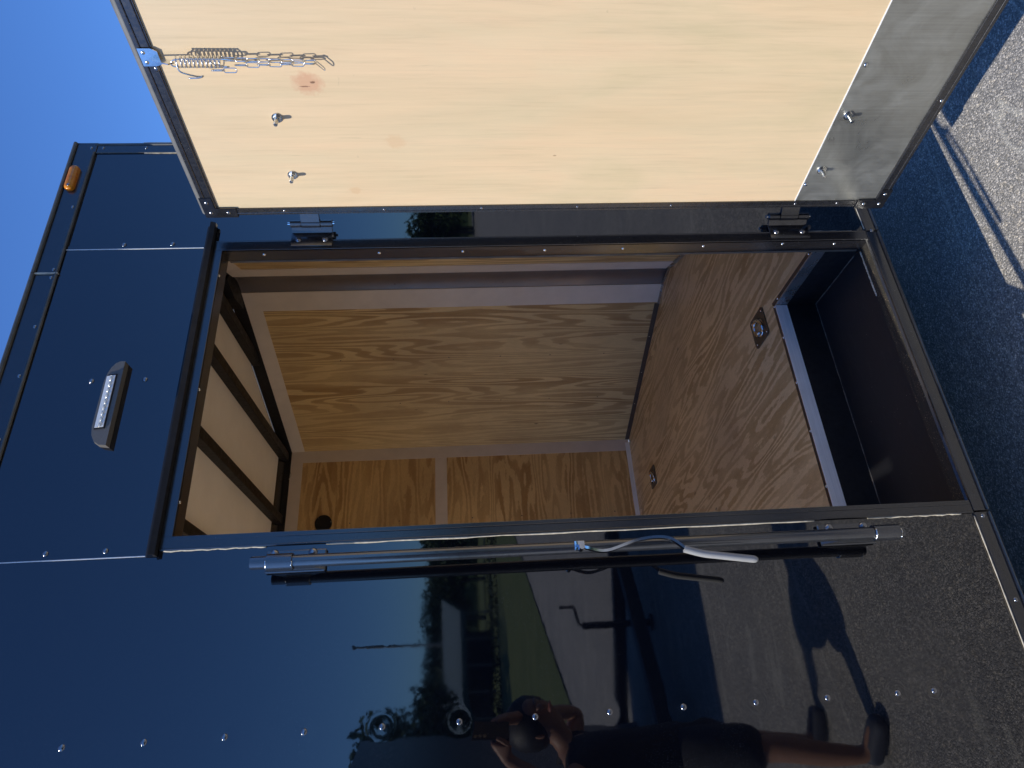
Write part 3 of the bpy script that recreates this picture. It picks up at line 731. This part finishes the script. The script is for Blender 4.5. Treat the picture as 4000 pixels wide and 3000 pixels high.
# lock bar ------------------------------------------------------------------
BX, BY = -.953, -.082
b = BM(); cyl(b, (BX, BY, .474), (BX, BY, 1.871), .0132, 24)
for z in (.474, 1.871): tube(b, [(BX, BY, z-.002), (BX, BY, z+.002)], .0128, 20)
bar = part('lock_bar', b, MT['bar'], smooth=40, label='black vertical cam lock bar beside the doorway')
for (z0, z1, k) in ((1.788, 1.840, 1), (.482, .538, -1)):
    b = BM(); cyl(b, (BX, BY, z0), (BX, BY, z1), .0172, 24); obj('bar_collar', b, MT['bar'], bar, 40)
    for z in (z0, z1):
        b = BM(); n = 14; a0 = rnd.uniform(100, 160)
        pts = [(BX+.0155*math.cos(R(a0+i*12)), BY+.0155*math.sin(R(a0+i*12)), z+rnd.uniform(-.001, .001)) for i in range(n)]
        tube(b, pts, [rnd.uniform(.0012, .0026) for _ in pts], 6); obj('wear_ring', b, MT['zinc'], bar, 180)
    zz0, zz1 = (1.736, 1.866) if k == 1 else (.490, .622)
    b = BM(); box(b, -.960, -.9105, -.0105, -.0045, zz0, zz1, .003); prism(b, [(-.956, -.0106, zz0+.003), (-.956, -.0106, zz1-.003), (-.955, -.068, max(z0, z1)-.004), (-.955, -.068, min(z0, z1)+.004)], (.012, 0, 0)); obj('bearing_bracket', b, MT['bar'], bar)
    for z in ((1.765, 1.848) if k == 1 else (.512, .594)): place('screw', SCM, (-.9185, -.0106, z), parent=bar, s=1.05)
def hmv(P): return [(CAMP.x+(x-CAMP.x)*.9755, y-.036, CAMP.z+(z-CAMP.z)*.9755) for x, y, z in P]
hp = hmv([(-.945, -.060, 1.195), (-.951, -.068, 1.175), (-.961, -.072, 1.13), (-.941, -.074, 1.056), (-.940, -.074, .995), (-.966, -.074, .958)])
b = BM()
def ribbon(bm, pts, hw, ht):
    pts = [Vector(p) for p in pts]; rr_ = []
    for i, p in enumerate(pts):
        d = (pts[min(i+1, len(pts)-1)]-pts[max(i-1, 0)]).normalized(); u = Vector((0, 1, 0)); s = d.cross(u).normalized()
        rr_.append([bm.verts.new(p+u*a*hw+s*c*ht) for a, c in ((-1, -1), (1, -1), (1, 1), (-1, 1))])
    for i in range(len(pts)-1):
        for k in range(4): bm.faces.new((rr_[i][k], rr_[i][(k+1) % 4], rr_[i+1][(k+1) % 4], rr_[i+1][k]))
    bm.faces.new(rr_[0][::-1]); bm.faces.new(rr_[-1])
def smoothp(P, k=6):
    P = [Vector(p) for p in P]; out = []
    for i in range(len(P)-1):
        p0, p1, p2, p3 = P[max(i-1, 0)], P[i], P[i+1], P[min(i+2, len(P)-1)]
        for j in range(k):
            t = j/k; out.append(.5*((2*p1)+(-p0+p2)*t+(2*p0-5*p1+4*p2-p3)*t*t+(-p0+3*p1-3*p2+p3)*t**3))
    out.append(P[-1]); return out
ribbon(b, smoothp(hp), .0055, .0028); cyl(b, (BX-.006, -.092, 1.189), (BX-.006, -.117, 1.189), .006, 12)
box(b, BX-.010, BX+.010, -.099, -.094, 1.180, 1.202, .001)
hd = obj('bar_handle', b, MT['chrome'], bar, 40)
b = BM(); gp = smoothp(hmv([(-.9655, -.074, .962), (-.977, -.074, .925), (-.983, -.074, .890), (-.990, -.074, .845), (-.996, -.074, .806)])); nn_ = len(gp)
tube(b, gp, [.0076 if i < nn_-2 else (.0066 if i == nn_-2 else .004) for i in range(nn_)], 14); obj('handle_grip', b, MT['vinyl'], bar, 60, label='grey vinyl grip on the bar handle')

# the open door ---------------------------------------------------------------
DW, DZ0, DZ1, DT = .90, .190, 2.110, .040
def dprism(bm, t0, t1, z0, z1, o0, o1):
    prism(bm, [dp(t0, z0, o0), dp(t1, z0, o0), dp(t1, z0, o1), dp(t0, z0, o1)], (0, 0, (z1-z0)*DK)); return bm
b = BM(); fw = .021
dprism(b, 0, fw, DZ0, DZ1, -DT, .004); dprism(b, DW-.03, DW, DZ0, DZ1, -DT, .004)
dprism(b, fw, DW-.03, DZ0, DZ0+.030, -DT, .004); dprism(b, fw, DW-.03, DZ1-.034, DZ1, -DT, .004)
door = part('side_door', b, MT['frame'], label='black framed plywood-faced door swung wide open')
b = BM()    # grooves/ribs of the extrusion
for o_y, rr_ in ((.004, .0018),):
    for z in (DZ1-.010, DZ1-.030): tube(b, [dp(.002, z, o_y), dp(DW-.03, z, o_y)], rr_, 6)
    for z in (DZ0+.009, DZ0+.027): tube(b, [dp(.002, z, o_y), dp(DW-.03, z, o_y)], rr_, 6)
    tube(b, [dp(.006, DZ0+.03, o_y), dp(.006, DZ1-.03, o_y)], rr_, 6)
obj('frame_ribs', b, MT['frame'], door, 60)
b = BM()    # rounded weather bead along the outside edges
tube(b, [dp(-.002, DZ1+.0035, -.016), dp(DW, DZ1+.0035, -.016)], .0145, 14); obj('weather_bead', b, simple('grey_rubber_bead', (.13, .13, .125), .5), door, 60)
b = BM(); dprism(b, .003, DW-.003, DZ0+.004, DZ1-.004, -DT-.003, -DT); obj('door_skin', b, MT['gloss'], door)
b = BM(); dprism(b, fw, DW-.03, .4575, DZ1-.034, -.006, .0); 
o = obj('plywood_panel', b, MT['ply_door'], door)
# keep object space equal to trailer space for the knots
o.location = (0, 0, 0)
b = BM()
n = 44; z0k, z1k = DZ0+.030, .4570; G = []
for i in range(n+1):
    row = []
    for j in range(16):
        t = fw+(DW-.03-fw)*i/n; z = z0k+(z1k-z0k)*j/15
        off = .0012*math.sin(5.2*t+2.1)*math.sin(math.pi*j/15)+.0007*math.sin(17*t+9*z)*math.sin(math.pi*j/15)
        row.append(b.verts.new(dp(t, z, off)))
    G.append(row)
for i in range(n):
    for j in range(15): b.faces.new((G[i][j], G[i+1][j], G[i+1][j+1], G[i][j+1]))
obj('kick_plate', b, MT['kick'], door, 180, label='scuffed galvanised kick plate along the door bottom')
b = BM(); dprism(b, fw, DW-.03, .4572, .4600, -.004, .0012); obj('kick_plate_edge', b, MT['alu'], door)
def cbracket(z, s):
    b = BM()
    z1 = z; dz = .082*s; w1 = .060
    pts = [dp(-.004, z1+.004*s, .0045), dp(w1, z1+.004*s, .0045), dp(w1, z1-.028*s, .0045), dp(.025, z1-.028*s, .0045), dp(.025, z1-dz, .0045), dp(-.004, z1-dz, .0045)]
    prism(b, pts, ND*.0022); 
    pts = [dp(-.0045, z1+.004*s, .006), dp(-.0045, z1-dz, .006), dp(-.0045, z1-dz, -.03), dp(-.0045, z1+.004*s, -.03)]
    prism(b, pts, TD*-.002)
    k = obj('corner_bracket', b, MT['trim'], door)
    for t, zz in ((.044, z1-.012*s), (.010, z1-.060*s), (.010, z1-.014*s)): place('rivet', SCM2 if s < 0 else RVM, dp(t, zz, .0067), ND, door, .9)
cbracket(DZ1, 1); cbracket(DZ0, -1)
for t in (.3345,): place('rivet', SCM2, dp(t, DZ0+.013, .004), ND, door, .9)
for z in (1.90, 1.63, 1.36, 1.09, .82, .455, .33): place('rivet', RVM, dp(.012, z, .004), ND, door, .7)
for t in (.419, .72): place('rivet', RVM, dp(t, 2.083, .004), ND, door, 1.0)
for t, z in ((.427, .4455), (.078, .4495), (.70, .446)): place('rivet', SCM2, dp(t, z, .001), ND, door, 1.05)
def bolt(t, z):
    b = BM(); cyl(b, dp(t, z, 0), dp(t, z, .0022), .0125, 20); k = obj('strap_bolt', b, MT['zinc'], door, 30)
    b = BM(); cyl(b, dp(t, z, .0022), dp(t, z, .0085), .0088, 6)
    cyl(b, dp(t, z, .0085), dp(t, z, .0095), .0075, 16)
    cyl(b, dp(t, z, .0095), dp(t, z, .029), .0046, 12)
    for i in range(9): cyl(b, dp(t, z, .0105+i*.002), dp(t, z, .0114+i*.002), .0051, 12)
    me = obj('strap_bolt', b, MT['zinc'], door, 30)
for t, z in ((.294, 1.852), (.128, 1.853), (.294, .426), (.127, .425)):
    b = BM(); cyl(b, dp(t, z, .0), dp(t, z, .0022), .0125, 20); cyl(b, dp(t, z, .0022), dp(t, z, .0088), .0088, 6)
    cyl(b, dp(t, z, .0088), dp(t, z, .029), .0044, 12)
    for i in range(9): cyl(b, dp(t, z, .0100+i*.002), dp(t, z, .0110+i*.002), .0050, 12)
    obj('strap_bolt', b, MT['zinc'], door, 30)
# hold-back: bracket, spring and chain hanging down the door
tb = .447
b = BM()
prism(b, [dp(tb-.020, 2.106, .0062), dp(tb+.020, 2.106, .0062), dp(tb+.020, 2.078, .0062), dp(tb+.013, 2.066, .0062), dp(tb-.016, 2.066, .0062), dp(tb-.020, 2.078, .0062)], ND*.0022)
prism(b, [dp(tb-.002, 2.085, .008), dp(tb-.002, 2.068, .008), dp(tb-.002, 2.036, .020), dp(tb-.002, 2.030, .028), dp(tb-.002, 2.042, .034), dp(tb-.002, 2.074, .024)], TD*.0025)
br = obj('chain_bracket', b, MT['zinc'], door)
for dt in (-.011, .011): place('rivet', SCM2, dp(tb+dt, 2.096, .0084), ND, door, .8)
def loc_curve(t, z, o): return dp(t, z, o)
b = BM(); n = 11*14; pts = []
for i in range(n+1):
    a = 2*math.pi*11*i/n; z = 2.022-.098*i/n; pts.append(dp(tb+.002+.0115*math.cos(a), z, .028+.0115*math.sin(a)))
tube(b, pts, .0016, 6)
obj('spring', b, MT['zinc'], door, 180)
b = BM()
tube(b, smoothp([dp(tb-.008, 1.915, .030), dp(tb-.009, 1.97, .030), dp(tb-.008, 2.028, .030), dp(tb-.001, 2.036, .029), dp(tb+.006, 2.028, .028), dp(tb+.008, 2.0, .028), dp(tb+.007, 1.93, .027), dp(tb+.005, 1.905, .026)]), .0016, 6)
tube(b, smoothp([dp(tb+.006, 2.022, .036), dp(tb-.012, 2.020, .040), dp(tb-.020, 2.004, .040), dp(tb-.026, 1.985, .038), dp(tb-.026, 1.975, .036), dp(tb-.030, 1.985, .036), dp(tb-.031, 2.008, .036)]), .0017, 6)
obj('spring_hook', b, MT['zinc'], door, 180)
def link(c, d, side, L=.028, W=.0092, r=.00115, par=None):
    c = Vector(c); d = Vector(d).normalized(); side = Vector(side).normalized(); pts = []
    h = L/2-W/2
    for k in range(8): a = math.pi*k/7; pts.append(c+d*(h+W/2*math.sin(a))+side*(W/2*math.cos(a)))
    for k in range(8): a = math.pi*k/7; pts.append(c-d*(h+W/2*math.sin(a))-side*(W/2*math.cos(a)))
    b = BM(); tube(b, pts, r, 6, closed=True); return b
down = Vector((0, 0, -1))
z = 1.913
for i in range(8):
    zc = z-i*.0245; t = tb+.003-.0008*i; side = (TD*1.0+ND*.35) if i % 2 == 0 else (ND*1.0-TD*.25)
    obj('chain_link', link(dp(t, zc, .020), down+TD*.03, side), MT['zinc'], door, 180)
for i in range(7):   # the loose second run of the same chain, hooked back up
    zc = 1.745+i*.0245; t = tb-.008-.0006*i; side = (TD*1.0-ND*.3) if i % 2 else (ND*1.0+TD*.35)
    obj('chain_link', link(dp(t, zc, .018), down-TD*.03, side), MT['zinc'], door, 180)
obj('chain_link', link(dp(tb-.012, 1.722, .017), down*.7-TD*.7, TD+ND*.2), MT['zinc'], door, 180)
for i in range(2):
    zc = 1.97-.026*i; side = (TD-ND*.3) if i % 2 else (ND+TD*.3)
    obj('chain_link', link(dp(tb-.014, zc-.03, .034), down, side), MT['zinc'], door, 180)

# ------------------------------------------------------------------ neighbouring trailer (seen in the glossy wall)
NTR = thing('enclosed_trailer', 'black enclosed V-nosed trailer parked across the aisle behind the photographer', 'trailer', (-3.7, -4.65, GZ))
def part2(name, bm, mat, smooth=None): return obj(name, bm, mat, NTR, smooth)
ny0, ny1, nx0, nx1, nz0, nz1 = -3.32, -5.95, -7.2, -1.72, .12, 2.34
b = BM(); pts = [(nx0, ny0, nz0), (nx1, ny0, nz0), (nx1+.42, -4.55, nz0), (nx1+.42, -4.72, nz0), (nx1, ny1, nz0), (nx0, ny1, nz0)]
prism(b, pts, (0, 0, nz1-nz0)); part2('body', b, simple('charcoal_trailer_skin', (.05, .055, .07), .3, 0, 1.6))
b = BM(); box(b, nx0-.01, nx1+.0, ny0, ny0+.012, nz1-.09, nz1+.01); box(b, nx0-.01, nx1, ny0, ny0+.012, nz0-.02, nz0+.04); box(b, nx1-.06, nx1+.004, ny0+.001, ny0+.014, nz0+.04, nz1-.09); part2('corner_trim', b, MT['trim'])
for k in range(4):
    b = BM(); xx = nx1-1.22*(k+1); box(b, xx-.02, xx+.02, ny0+.0, ny0+.005, nz0+.045, nz1-.095); part2('panel_seam', b, MT['trim'])
b = BM()
for s in (-1, 1):
    prism(b, [(nx1+.1, -4.635+s*1.0, .02), (nx1+.1, -4.635+s*.90, .02), (nx1+1.8, -4.635+s*.02, .02), (nx1+1.8, -4.635+s*.10, .02)], (0, 0, .11))
part2('tongue', b, MT['dull'])
b = BM(); box(b, nx1+1.70, nx1+2.0, -4.69, -4.58, .05, .17, .02); dome(b, (nx1+1.94, -4.635, .13), (0, 0, 1), .06, .06); part2('coupler', b, MT['dull'], 40)
JX, JY = -.52, -4.635
b = BM(); cyl(b, (JX, JY, GZ), (JX, JY, .47), .030, 14); cyl(b, (JX, JY, GZ), (JX, JY, GZ+.02), .07, 14); jk = part2('tongue_jack', b, MT['dull'], 40)
b = BM(); tube(b, [(JX, JY, .47), (JX+.02, JY, .50), (JX+.15, JY, .53), (JX+.16, JY, .54), (JX+.16, JY, .66)], .013, 8); obj('crank_handle', b, MT['dull'], jk, 60)
for sy in (ny0-.18, ny1+.18):
    for cx in (-4.2, -5.0): wheel(cx, sy, GZ+.33, .33, NTR, .2)

# pole barn across the grass
BN = thing('pole_barn', 'open pole barn with a long grey-green ribbed metal roof on the far grass', 'barn', (3.7, -50, GZ))
bx0, bx1, by = -.6, 8.1, -48.5
mroof = simple('green_grey_roof_metal', (.03, .07, .066), .9, .0, 1.5, var=.1, vscale=3)
b = BM(); prism(b, [(bx0, by, 2.25), (bx1-1.7, by, 2.25), (bx1, by-5, 3.76), (bx0, by-5, 3.76)], (0, 0, -.12)); prism(b, [(bx0, by-10, 2.25), (bx1-1.7, by-10, 2.25), (bx1, by-5, 3.76), (bx0, by-5, 3.76)], (0, 0, -.12)); rf = obj('roof', b, mroof, BN)
b = BM()
for k in range(9):
    t = k/9; yy = by-5*t; zz = 2.27+1.51*t; xr = bx1-1.7+1.7*t
    prism(b, [(bx0, yy, zz), (xr, yy, zz), (xr, yy-.05, zz+.02), (bx0, yy-.05, zz+.02)], (0, .0, .045))
obj('roof_ribs', b, simple('pale_roof_rib', (.85, .87, .80), .5, 0), rf)
b = BM(); box(b, bx0, bx1-1.7, by+.02, by+.12, 1.85, 2.24); obj('fascia', b, mroof, BN)
b = BM(); box(b, bx0, bx1-1.8, by-9.9, by-9.7, GZ, 2.1); obj('back_wall', b, simple('dark_barn_boards', (.03, .03, .03), .8), BN)
for k in range(5):
    b = BM(); xx = bx0+.1+(bx1-1.9-bx0)*k/4; box(b, xx-.07, xx+.07, by-.2, by-.06, GZ, 1.9); obj('post', b, simple('grey_barn_post', (.12, .12, .11), .8), BN)
# low hedge along the far side of the grass
b = BM(); r2 = random.Random(9)
for i in range(3800):
    x = r2.uniform(-4, 26); u = Vector((r2.uniform(-1, 1), r2.uniform(-1, 1), r2.uniform(-1, 1))).normalized(); v = u.orthogonal().normalized(); q = r2.uniform(.05, .11)
    c = Vector((x, -38.5-r2.random()*.9-.04*abs(x-3), GZ+.02+r2.random()*(.62+.10*math.sin(x*2.1)+.06*math.sin(x*5.3))))
    b.faces.new([b.verts.new(c+u*q), b.verts.new(c+v*q*.7), b.verts.new(c-u*q*.9), b.verts.new(c-v*q*.6)])
mh = simple('hedge_leaves', (.018, .032, .010), .8, var=.5, vscale=3)
tag(obj('hedge', b, mh), 'low dark clipped hedge along the far edge of the grass before the barn', 'hedge')
# lamp pole
LP = thing('lamp_pole', 'tall slim grey lamp pole rising behind the barn', 'lamp pole', (5.6, -60, GZ))
b = BM(); tube(b, [(5.6, -60, GZ), (5.6, -60, 11.6)], [.16, .08], 12); obj('pole', b, simple('grey_pole_paint', (.16, .17, .17), .6), LP, 40)
b = BM(); box(b, 5.42, 5.78, -60.1, -59.9, 11.55, 11.8, .03); obj('lamp_head', b, simple('grey_lamp_head', (.18, .18, .18), .5), LP, 40)

# trees
ml = NM('tree_leaves').set(Roughness=.7)
ml.to(ml.ramp(ml.noise(ml.coord(), .9, 4, .6), [(.3, (.018, .040, .010)), (.7, (.055, .095, .025))]), 'Base Color')
mt_ = simple('tree_bark', (.09, .065, .045), .9, var=.3, vscale=4)
def crown_mesh(seed, h, w_):
    r = random.Random(seed); b = BM()
    lobes = [(r.uniform(-.5, .5)*w_, r.uniform(-.5, .5)*w_, h*r.uniform(.40, .92), w_*r.uniform(.25, .50)) for _ in range(13)]
    lobes.append((0, 0, h*.85, w_*.35))
    for (cx, cy, cz, cr) in lobes:
        for _ in range(230):
            d = Vector((r.gauss(0, 1), r.gauss(0, 1), r.gauss(0, 1))).normalized()*cr*r.uniform(.55, 1.08)
            c = Vector((cx, cy, cz))+Vector((d.x, d.y, d.z*.8)); s = r.uniform(.12, .26)
            u = Vector((r.uniform(-1, 1), r.uniform(-1, 1), r.uniform(-1, 1))).normalized(); v = u.orthogonal().normalized()
            vs = [b.verts.new(c+u*s), b.verts.new(c+v*s*.7), b.verts.new(c-u*s*.9), b.verts.new(c-v*s*.6)]; b.faces.new(vs)
    me = bpy.data.meshes.new('crown'); b.to_mesh(me); b.free(); me.materials.append(ml.m); return me
def trunk_mesh(h, w_, seed):
    r = random.Random(seed); b = BM(); tube(b, [(0, 0, 0), (.05, 0, h*.3), (0, .05, h*.7)], [.22, .16, .06], 8)
    for k in range(5):
        a = r.uniform(0, 6.28); z0 = h*r.uniform(.28, .5); tube(b, [(0, 0, z0), (math.cos(a)*w_*.25, math.sin(a)*w_*.25, z0+h*.12), (math.cos(a)*w_*.45, math.sin(a)*w_*.45, z0+h*.3)], [.08, .05, .02], 6)
    me = bpy.data.meshes.new('trunk'); b.to_mesh(me); b.free(); me.materials.append(mt_); return me
CR = [(crown_mesh(s, 6.0, 4.6), trunk_mesh(6.0, 4.6, s)) for s in (1, 2, 3)]
def tree(x, y, s, k, lab, grp):
    t = thing('tree', lab, 'tree', (x, y, GZ), grp); t.rotation_euler.z = rnd.uniform(0, 6); t.scale = (s, s, s)
    for nm, me in (('crown', CR[k][0]), ('trunk', CR[k][1])):
        o = bpy.data.objects.new(nm, me); COL.objects.link(o); o.parent = t
tx = -48
while tx < 95:
    tree(tx, -76+rnd.uniform(-2, 2)+(abs(tx-5) if tx > 20 else 0)*.25, rnd.uniform(.92, 1.12)*(1+.0035*max(0, tx)), rnd.randrange(3), 'dark leafy tree in the line beyond the grass', 'trees in the far tree line'); tx += rnd.uniform(3.0, 4.2)
for x, y, s in ((-2.6, -40, 1.05), (-5.6, -36, 1.25), (-9.4, -34, 1.5)):
    tree(x, y, s, rnd.randrange(3), 'taller dark tree standing nearer at the end of the barn', 'nearer trees by the barn')

# a wood along the horizon, one unbroken mass of leaves
r_ = random.Random(5); b = BM()
for i in range(15000):
    a = r_.uniform(0, 2*math.pi); d = 150+r_.uniform(-6, 6); h = 10.5+1.6*math.sin(a*23)+1.1*math.sin(a*57+1)
    c = Vector((d*math.cos(a), d*math.sin(a), GZ+h*r_.random()**.8)); s = r_.uniform(.8, 1.7)
    u = Vector((-math.sin(a), math.cos(a), r_.uniform(-.6, .6))).normalized(); v = Vector((r_.uniform(-.3, .3), r_.uniform(-.3, .3), 1)).normalized()
    b.faces.new([b.verts.new(c+u*s), b.verts.new(c+v*s*.8), b.verts.new(c-u*s*.9), b.verts.new(c-v*s*.7)])
for k in range(72):
    a0 = 2*math.pi*k/72; a1 = 2*math.pi*(k+1)/72
    b.faces.new([b.verts.new((158*math.cos(a), 158*math.sin(a), z)) for a, z in ((a0, GZ-.1), (a1, GZ-.1), (a1, 8.6), (a0, 8.6))])
tag(obj('distant_woods', b, ml.m), 'dark wood closing the horizon all round the lot', 'woods', 'stuff')

# ------------------------------------------------------------------ the photographer (seen only in the glossy wall)
skin = simple('tanned_skin', (.30, .16, .10), .5, 0, 1.4, var=.1, vscale=15)
hairm = simple('dark_hair', (.012, .010, .009), .6, var=.4, vscale=200)
shirtm = simple('black_tshirt_cotton', (.012, .012, .014), .85, var=.3, vscale=80)
shortm = simple('charcoal_shorts_cotton', (.02, .021, .026), .85, var=.3, vscale=60)
shoem = simple('grey_clog_foam', (.05, .055, .07), .6, var=.1, vscale=20)
PE = thing('person', 'person in black t-shirt and dark shorts holding up a phone to take the picture', 'person', (-1.42, -1.74, GZ))
def skinned(name, chains, mat, parent, root=0, sub=2):
    """chains: list of lists of (point, radius); a point given twice is the same joint"""
    me = bpy.data.meshes.new(name); verts = []; rad = []; edges = []; idx = {}
    for ch in chains:
        pr = None
        for p, r in ch:
            k = tuple(round(c, 4) for c in p)
            if k not in idx: idx[k] = len(verts); verts.append(Vector(p)-wloc(parent)); rad.append(r if isinstance(r, tuple) else (r, r))
            if pr is not None and pr != idx[k]: edges.append((pr, idx[k]))
            pr = idx[k]
    me.from_pydata(verts, edges, []); me.materials.append(mat)
    o = bpy.data.objects.new(name, me); COL.objects.link(o); o.parent = parent
    md = o.modifiers.new('skin', 'SKIN'); md.use_smooth_shade = True
    sv = me.skin_vertices[0].data
    for i, r in enumerate(rad): sv[i].radius = r; sv[i].use_root = (i == root)
    ms = o.modifiers.new('sub', 'SUBSURF'); ms.levels = sub; ms.render_levels = sub
    return o
G = GZ
hip = (-1.44, -1.70, .62); 
kneeL, kneeR = (-1.42, -1.46, .23), (-1.40, -1.83, .24)
ankL, ankR = (-1.46, -1.37, GZ+.065), (-1.42, -1.83, GZ+.065)
toeL, toeR = (-1.34, -1.30, GZ+.03), (-1.29, -1.80, GZ+.03)
hipL, hipR = (-1.43, -1.61, .56), (-1.43, -1.79, .56)
waist = (-1.45, -1.71, .74); chest = (-1.43, -1.73, .93); neckb = (-1.36, -1.73, 1.03); neck = (-1.31, -1.725, 1.07)
head0 = (-1.255, -1.71, 1.12); head1 = (-1.245, -1.70, 1.19)
shL, shR = (-1.44, -1.57, .99), (-1.40, -1.90, .99)
# the phone, just behind the camera
ph_c = CAMP - FF*.014 + DD*.055 + RR*.012
elL = (-1.52, -1.42, 1.10); wrL = tuple(ph_c + DD*.075 - RR*.085 - FF*.07)
elR = (-1.23, -1.97, .95); wrR = tuple(ph_c + DD*.085 + RR*.085 - FF*.07)
chains = [
    [(hip, .05), (waist, .07), (chest, (.135, .10)), (neckb, .065), (neck, .05), (head0, (.072, .085)), (head1, (.080, .09)), ((-1.25, -1.70, 1.235), (.06, .07))],
    [(hip, .05), (hipL, .055), (kneeL, .055), ((-1.45, -1.41, .08), .048), (ankL, .034), (toeL, .03)],
    [(hip, .05), (hipR, .055), (kneeR, .055), ((-1.42, -1.83, .08), .048), (ankR, .034), (toeR, .03)],
    [(chest, (.135, .10)), (shL, .058), (elL, .042), (wrL, .027)],
    [(chest, (.135, .10)), (shR, .058), (elR, .042), (wrR, .027)]]
def hand(wr, side):
    wr = Vector(wr); palm = ph_c + DD*(.045) + RR*side*.055 - FF*.022
    ch = [[(tuple(wr), .027), (tuple((wr+palm)/2), (.030, .018)), (tuple(palm), (.034, .013))]]
    for k, (ln, up) in enumerate(((.060, -.036), (.066, -.014), (.062, .008), (.050, .030))):
        base = palm + DD*up*.9 - RR*side*.006
        m1 = base - RR*side*ln*.35 - FF*.010; m2 = m1 - RR*side*ln*.35 + FF*.003; m3 = m2 - RR*side*ln*.22 + FF*.008
        ch.append([(tuple(palm), (.034, .013)), (tuple(base), .0105), (tuple(m1), .009), (tuple(m2), .0082), (tuple(m3), .0070)])
    tb_ = palm + DD*.030 + FF*.012; t1 = tb_ - RR*side*.012 - DD*.028 + FF*.012; t2 = t1 - DD*.024 - RR*side*.010
    ch.append([(tuple(palm), (.034, .013)), (tuple(tb_), .0125), (tuple(t1), .0105), (tuple(t2), .0085)])
    return ch
chains += hand(wrL, -1) + hand(wrR, 1)
skinned('body', chains, skin, PE)
# face, ears, hair
def ell(bm, c, rx, ry, rz, seg=14):
    r = bmesh.ops.create_uvsphere(bm, u_segments=seg, v_segments=seg//2+2, radius=1)
    for v in r['verts']: v.co = Vector((c[0]+v.co.x*rx, c[1]+v.co.y*ry, c[2]+v.co.z*rz))
fd = Vector((.45, .88, -.05)).normalized(); fr_ = Vector((.88, -.45, 0)).normalized(); hc = Vector((-1.248, -1.70, 1.155))
b = BM()
for s in (-1, 1): ell(b, hc+fr_*s*.032+fd*.082+Vector((0, 0, .018)), .012, .012, .008)
obj('eyes', b, simple('eye_white_and_iris', (.25, .22, .20), .2), PE, 180)
b = BM(); ell(b, hc+fd*.094+Vector((0, 0, -.008)), .013, .015, .022)
for s in (-1, 1): ell(b, hc+fr_*s*.085+Vector((0, 0, .005)), .010, .016, .028)
obj('nose_and_ears', b, skin, PE, 180)
b = BM(); ell(b, hc+fd*.084+Vector((0, 0, -.045)), .024, .012, .007); obj('mouth', b, simple('lips', (.35, .13, .10), .45), PE, 180)
b = BM(); ell(b, hc-fd*.050+Vector((0, 0, .030)), .116, .112, .108, 24)
for v in b.verts:
    v.co += (v.co-hc).normalized()*rnd.uniform(-.004, .006)
obj('hair', b, hairm, PE, 180)
skinned('t_shirt', [[((hip[0], hip[1], .36), .15), ((hip[0], hip[1], .44), .16), ((hip[0], hip[1], .56), .155), (waist, .142), (chest, (.156, .122)), ((-1.38, -1.73, 1.01), .075)],
                    [(chest, (.150, .118)), (shL, .074), (tuple((Vector(shL)+Vector(elL))/2), .062)],
                    [(chest, (.150, .118)), (shR, .074), (tuple((Vector(shR)+Vector(elR))/2), .062)]], shirtm, PE)
skinned('shorts', [[((hip[0], hip[1], .66), .125), (hip, .13), (hipL, .125), (tuple(Vector(hipL).lerp(Vector(kneeL), .9)), .105)],
                   [(hip, .13), (hipR, .125), (tuple(Vector(hipR).lerp(Vector(kneeR), .9)), .105)]], shortm, PE)
for a, t in ((ankL, toeL), (ankR, toeR)):
    a, t = Vector(a), Vector(t); skinned('shoe', [[(tuple(a-(t-a)*.25+Vector((0, 0, -.015))), .042), (tuple(a+(t-a)*.4+Vector((0, 0, -.014))), .046), (tuple(t+(t-a)*.12), (.046, .032))]], shoem, PE)
# phone
PH = thing('smartphone', 'black smartphone held up in the photographer\'s hands', 'phone', tuple(ph_c))
b = BM(); box(b, -.038, .038, -.078, .078, -.0042, .0042, .003)
Mp = Matrix((RR, -DD, -FF)).transposed().to_4x4(); Mp.translation = ph_c - FF*.004
bmesh.ops.transform(b, matrix=Mp, verts=b.verts); obj('case', b, simple('black_phone_case', (.01, .01, .012), .35), PH)
b = BM(); 
for k in range(3): cyl(b, (-.024, .060-k*.019, -.0052), (-.024, .060-k*.019, -.0040), .0065, 16)
bmesh.ops.transform(b, matrix=Mp, verts=b.verts); obj('lenses', b, MT['gloss'], PH)
print('objects', len(bpy.data.objects))
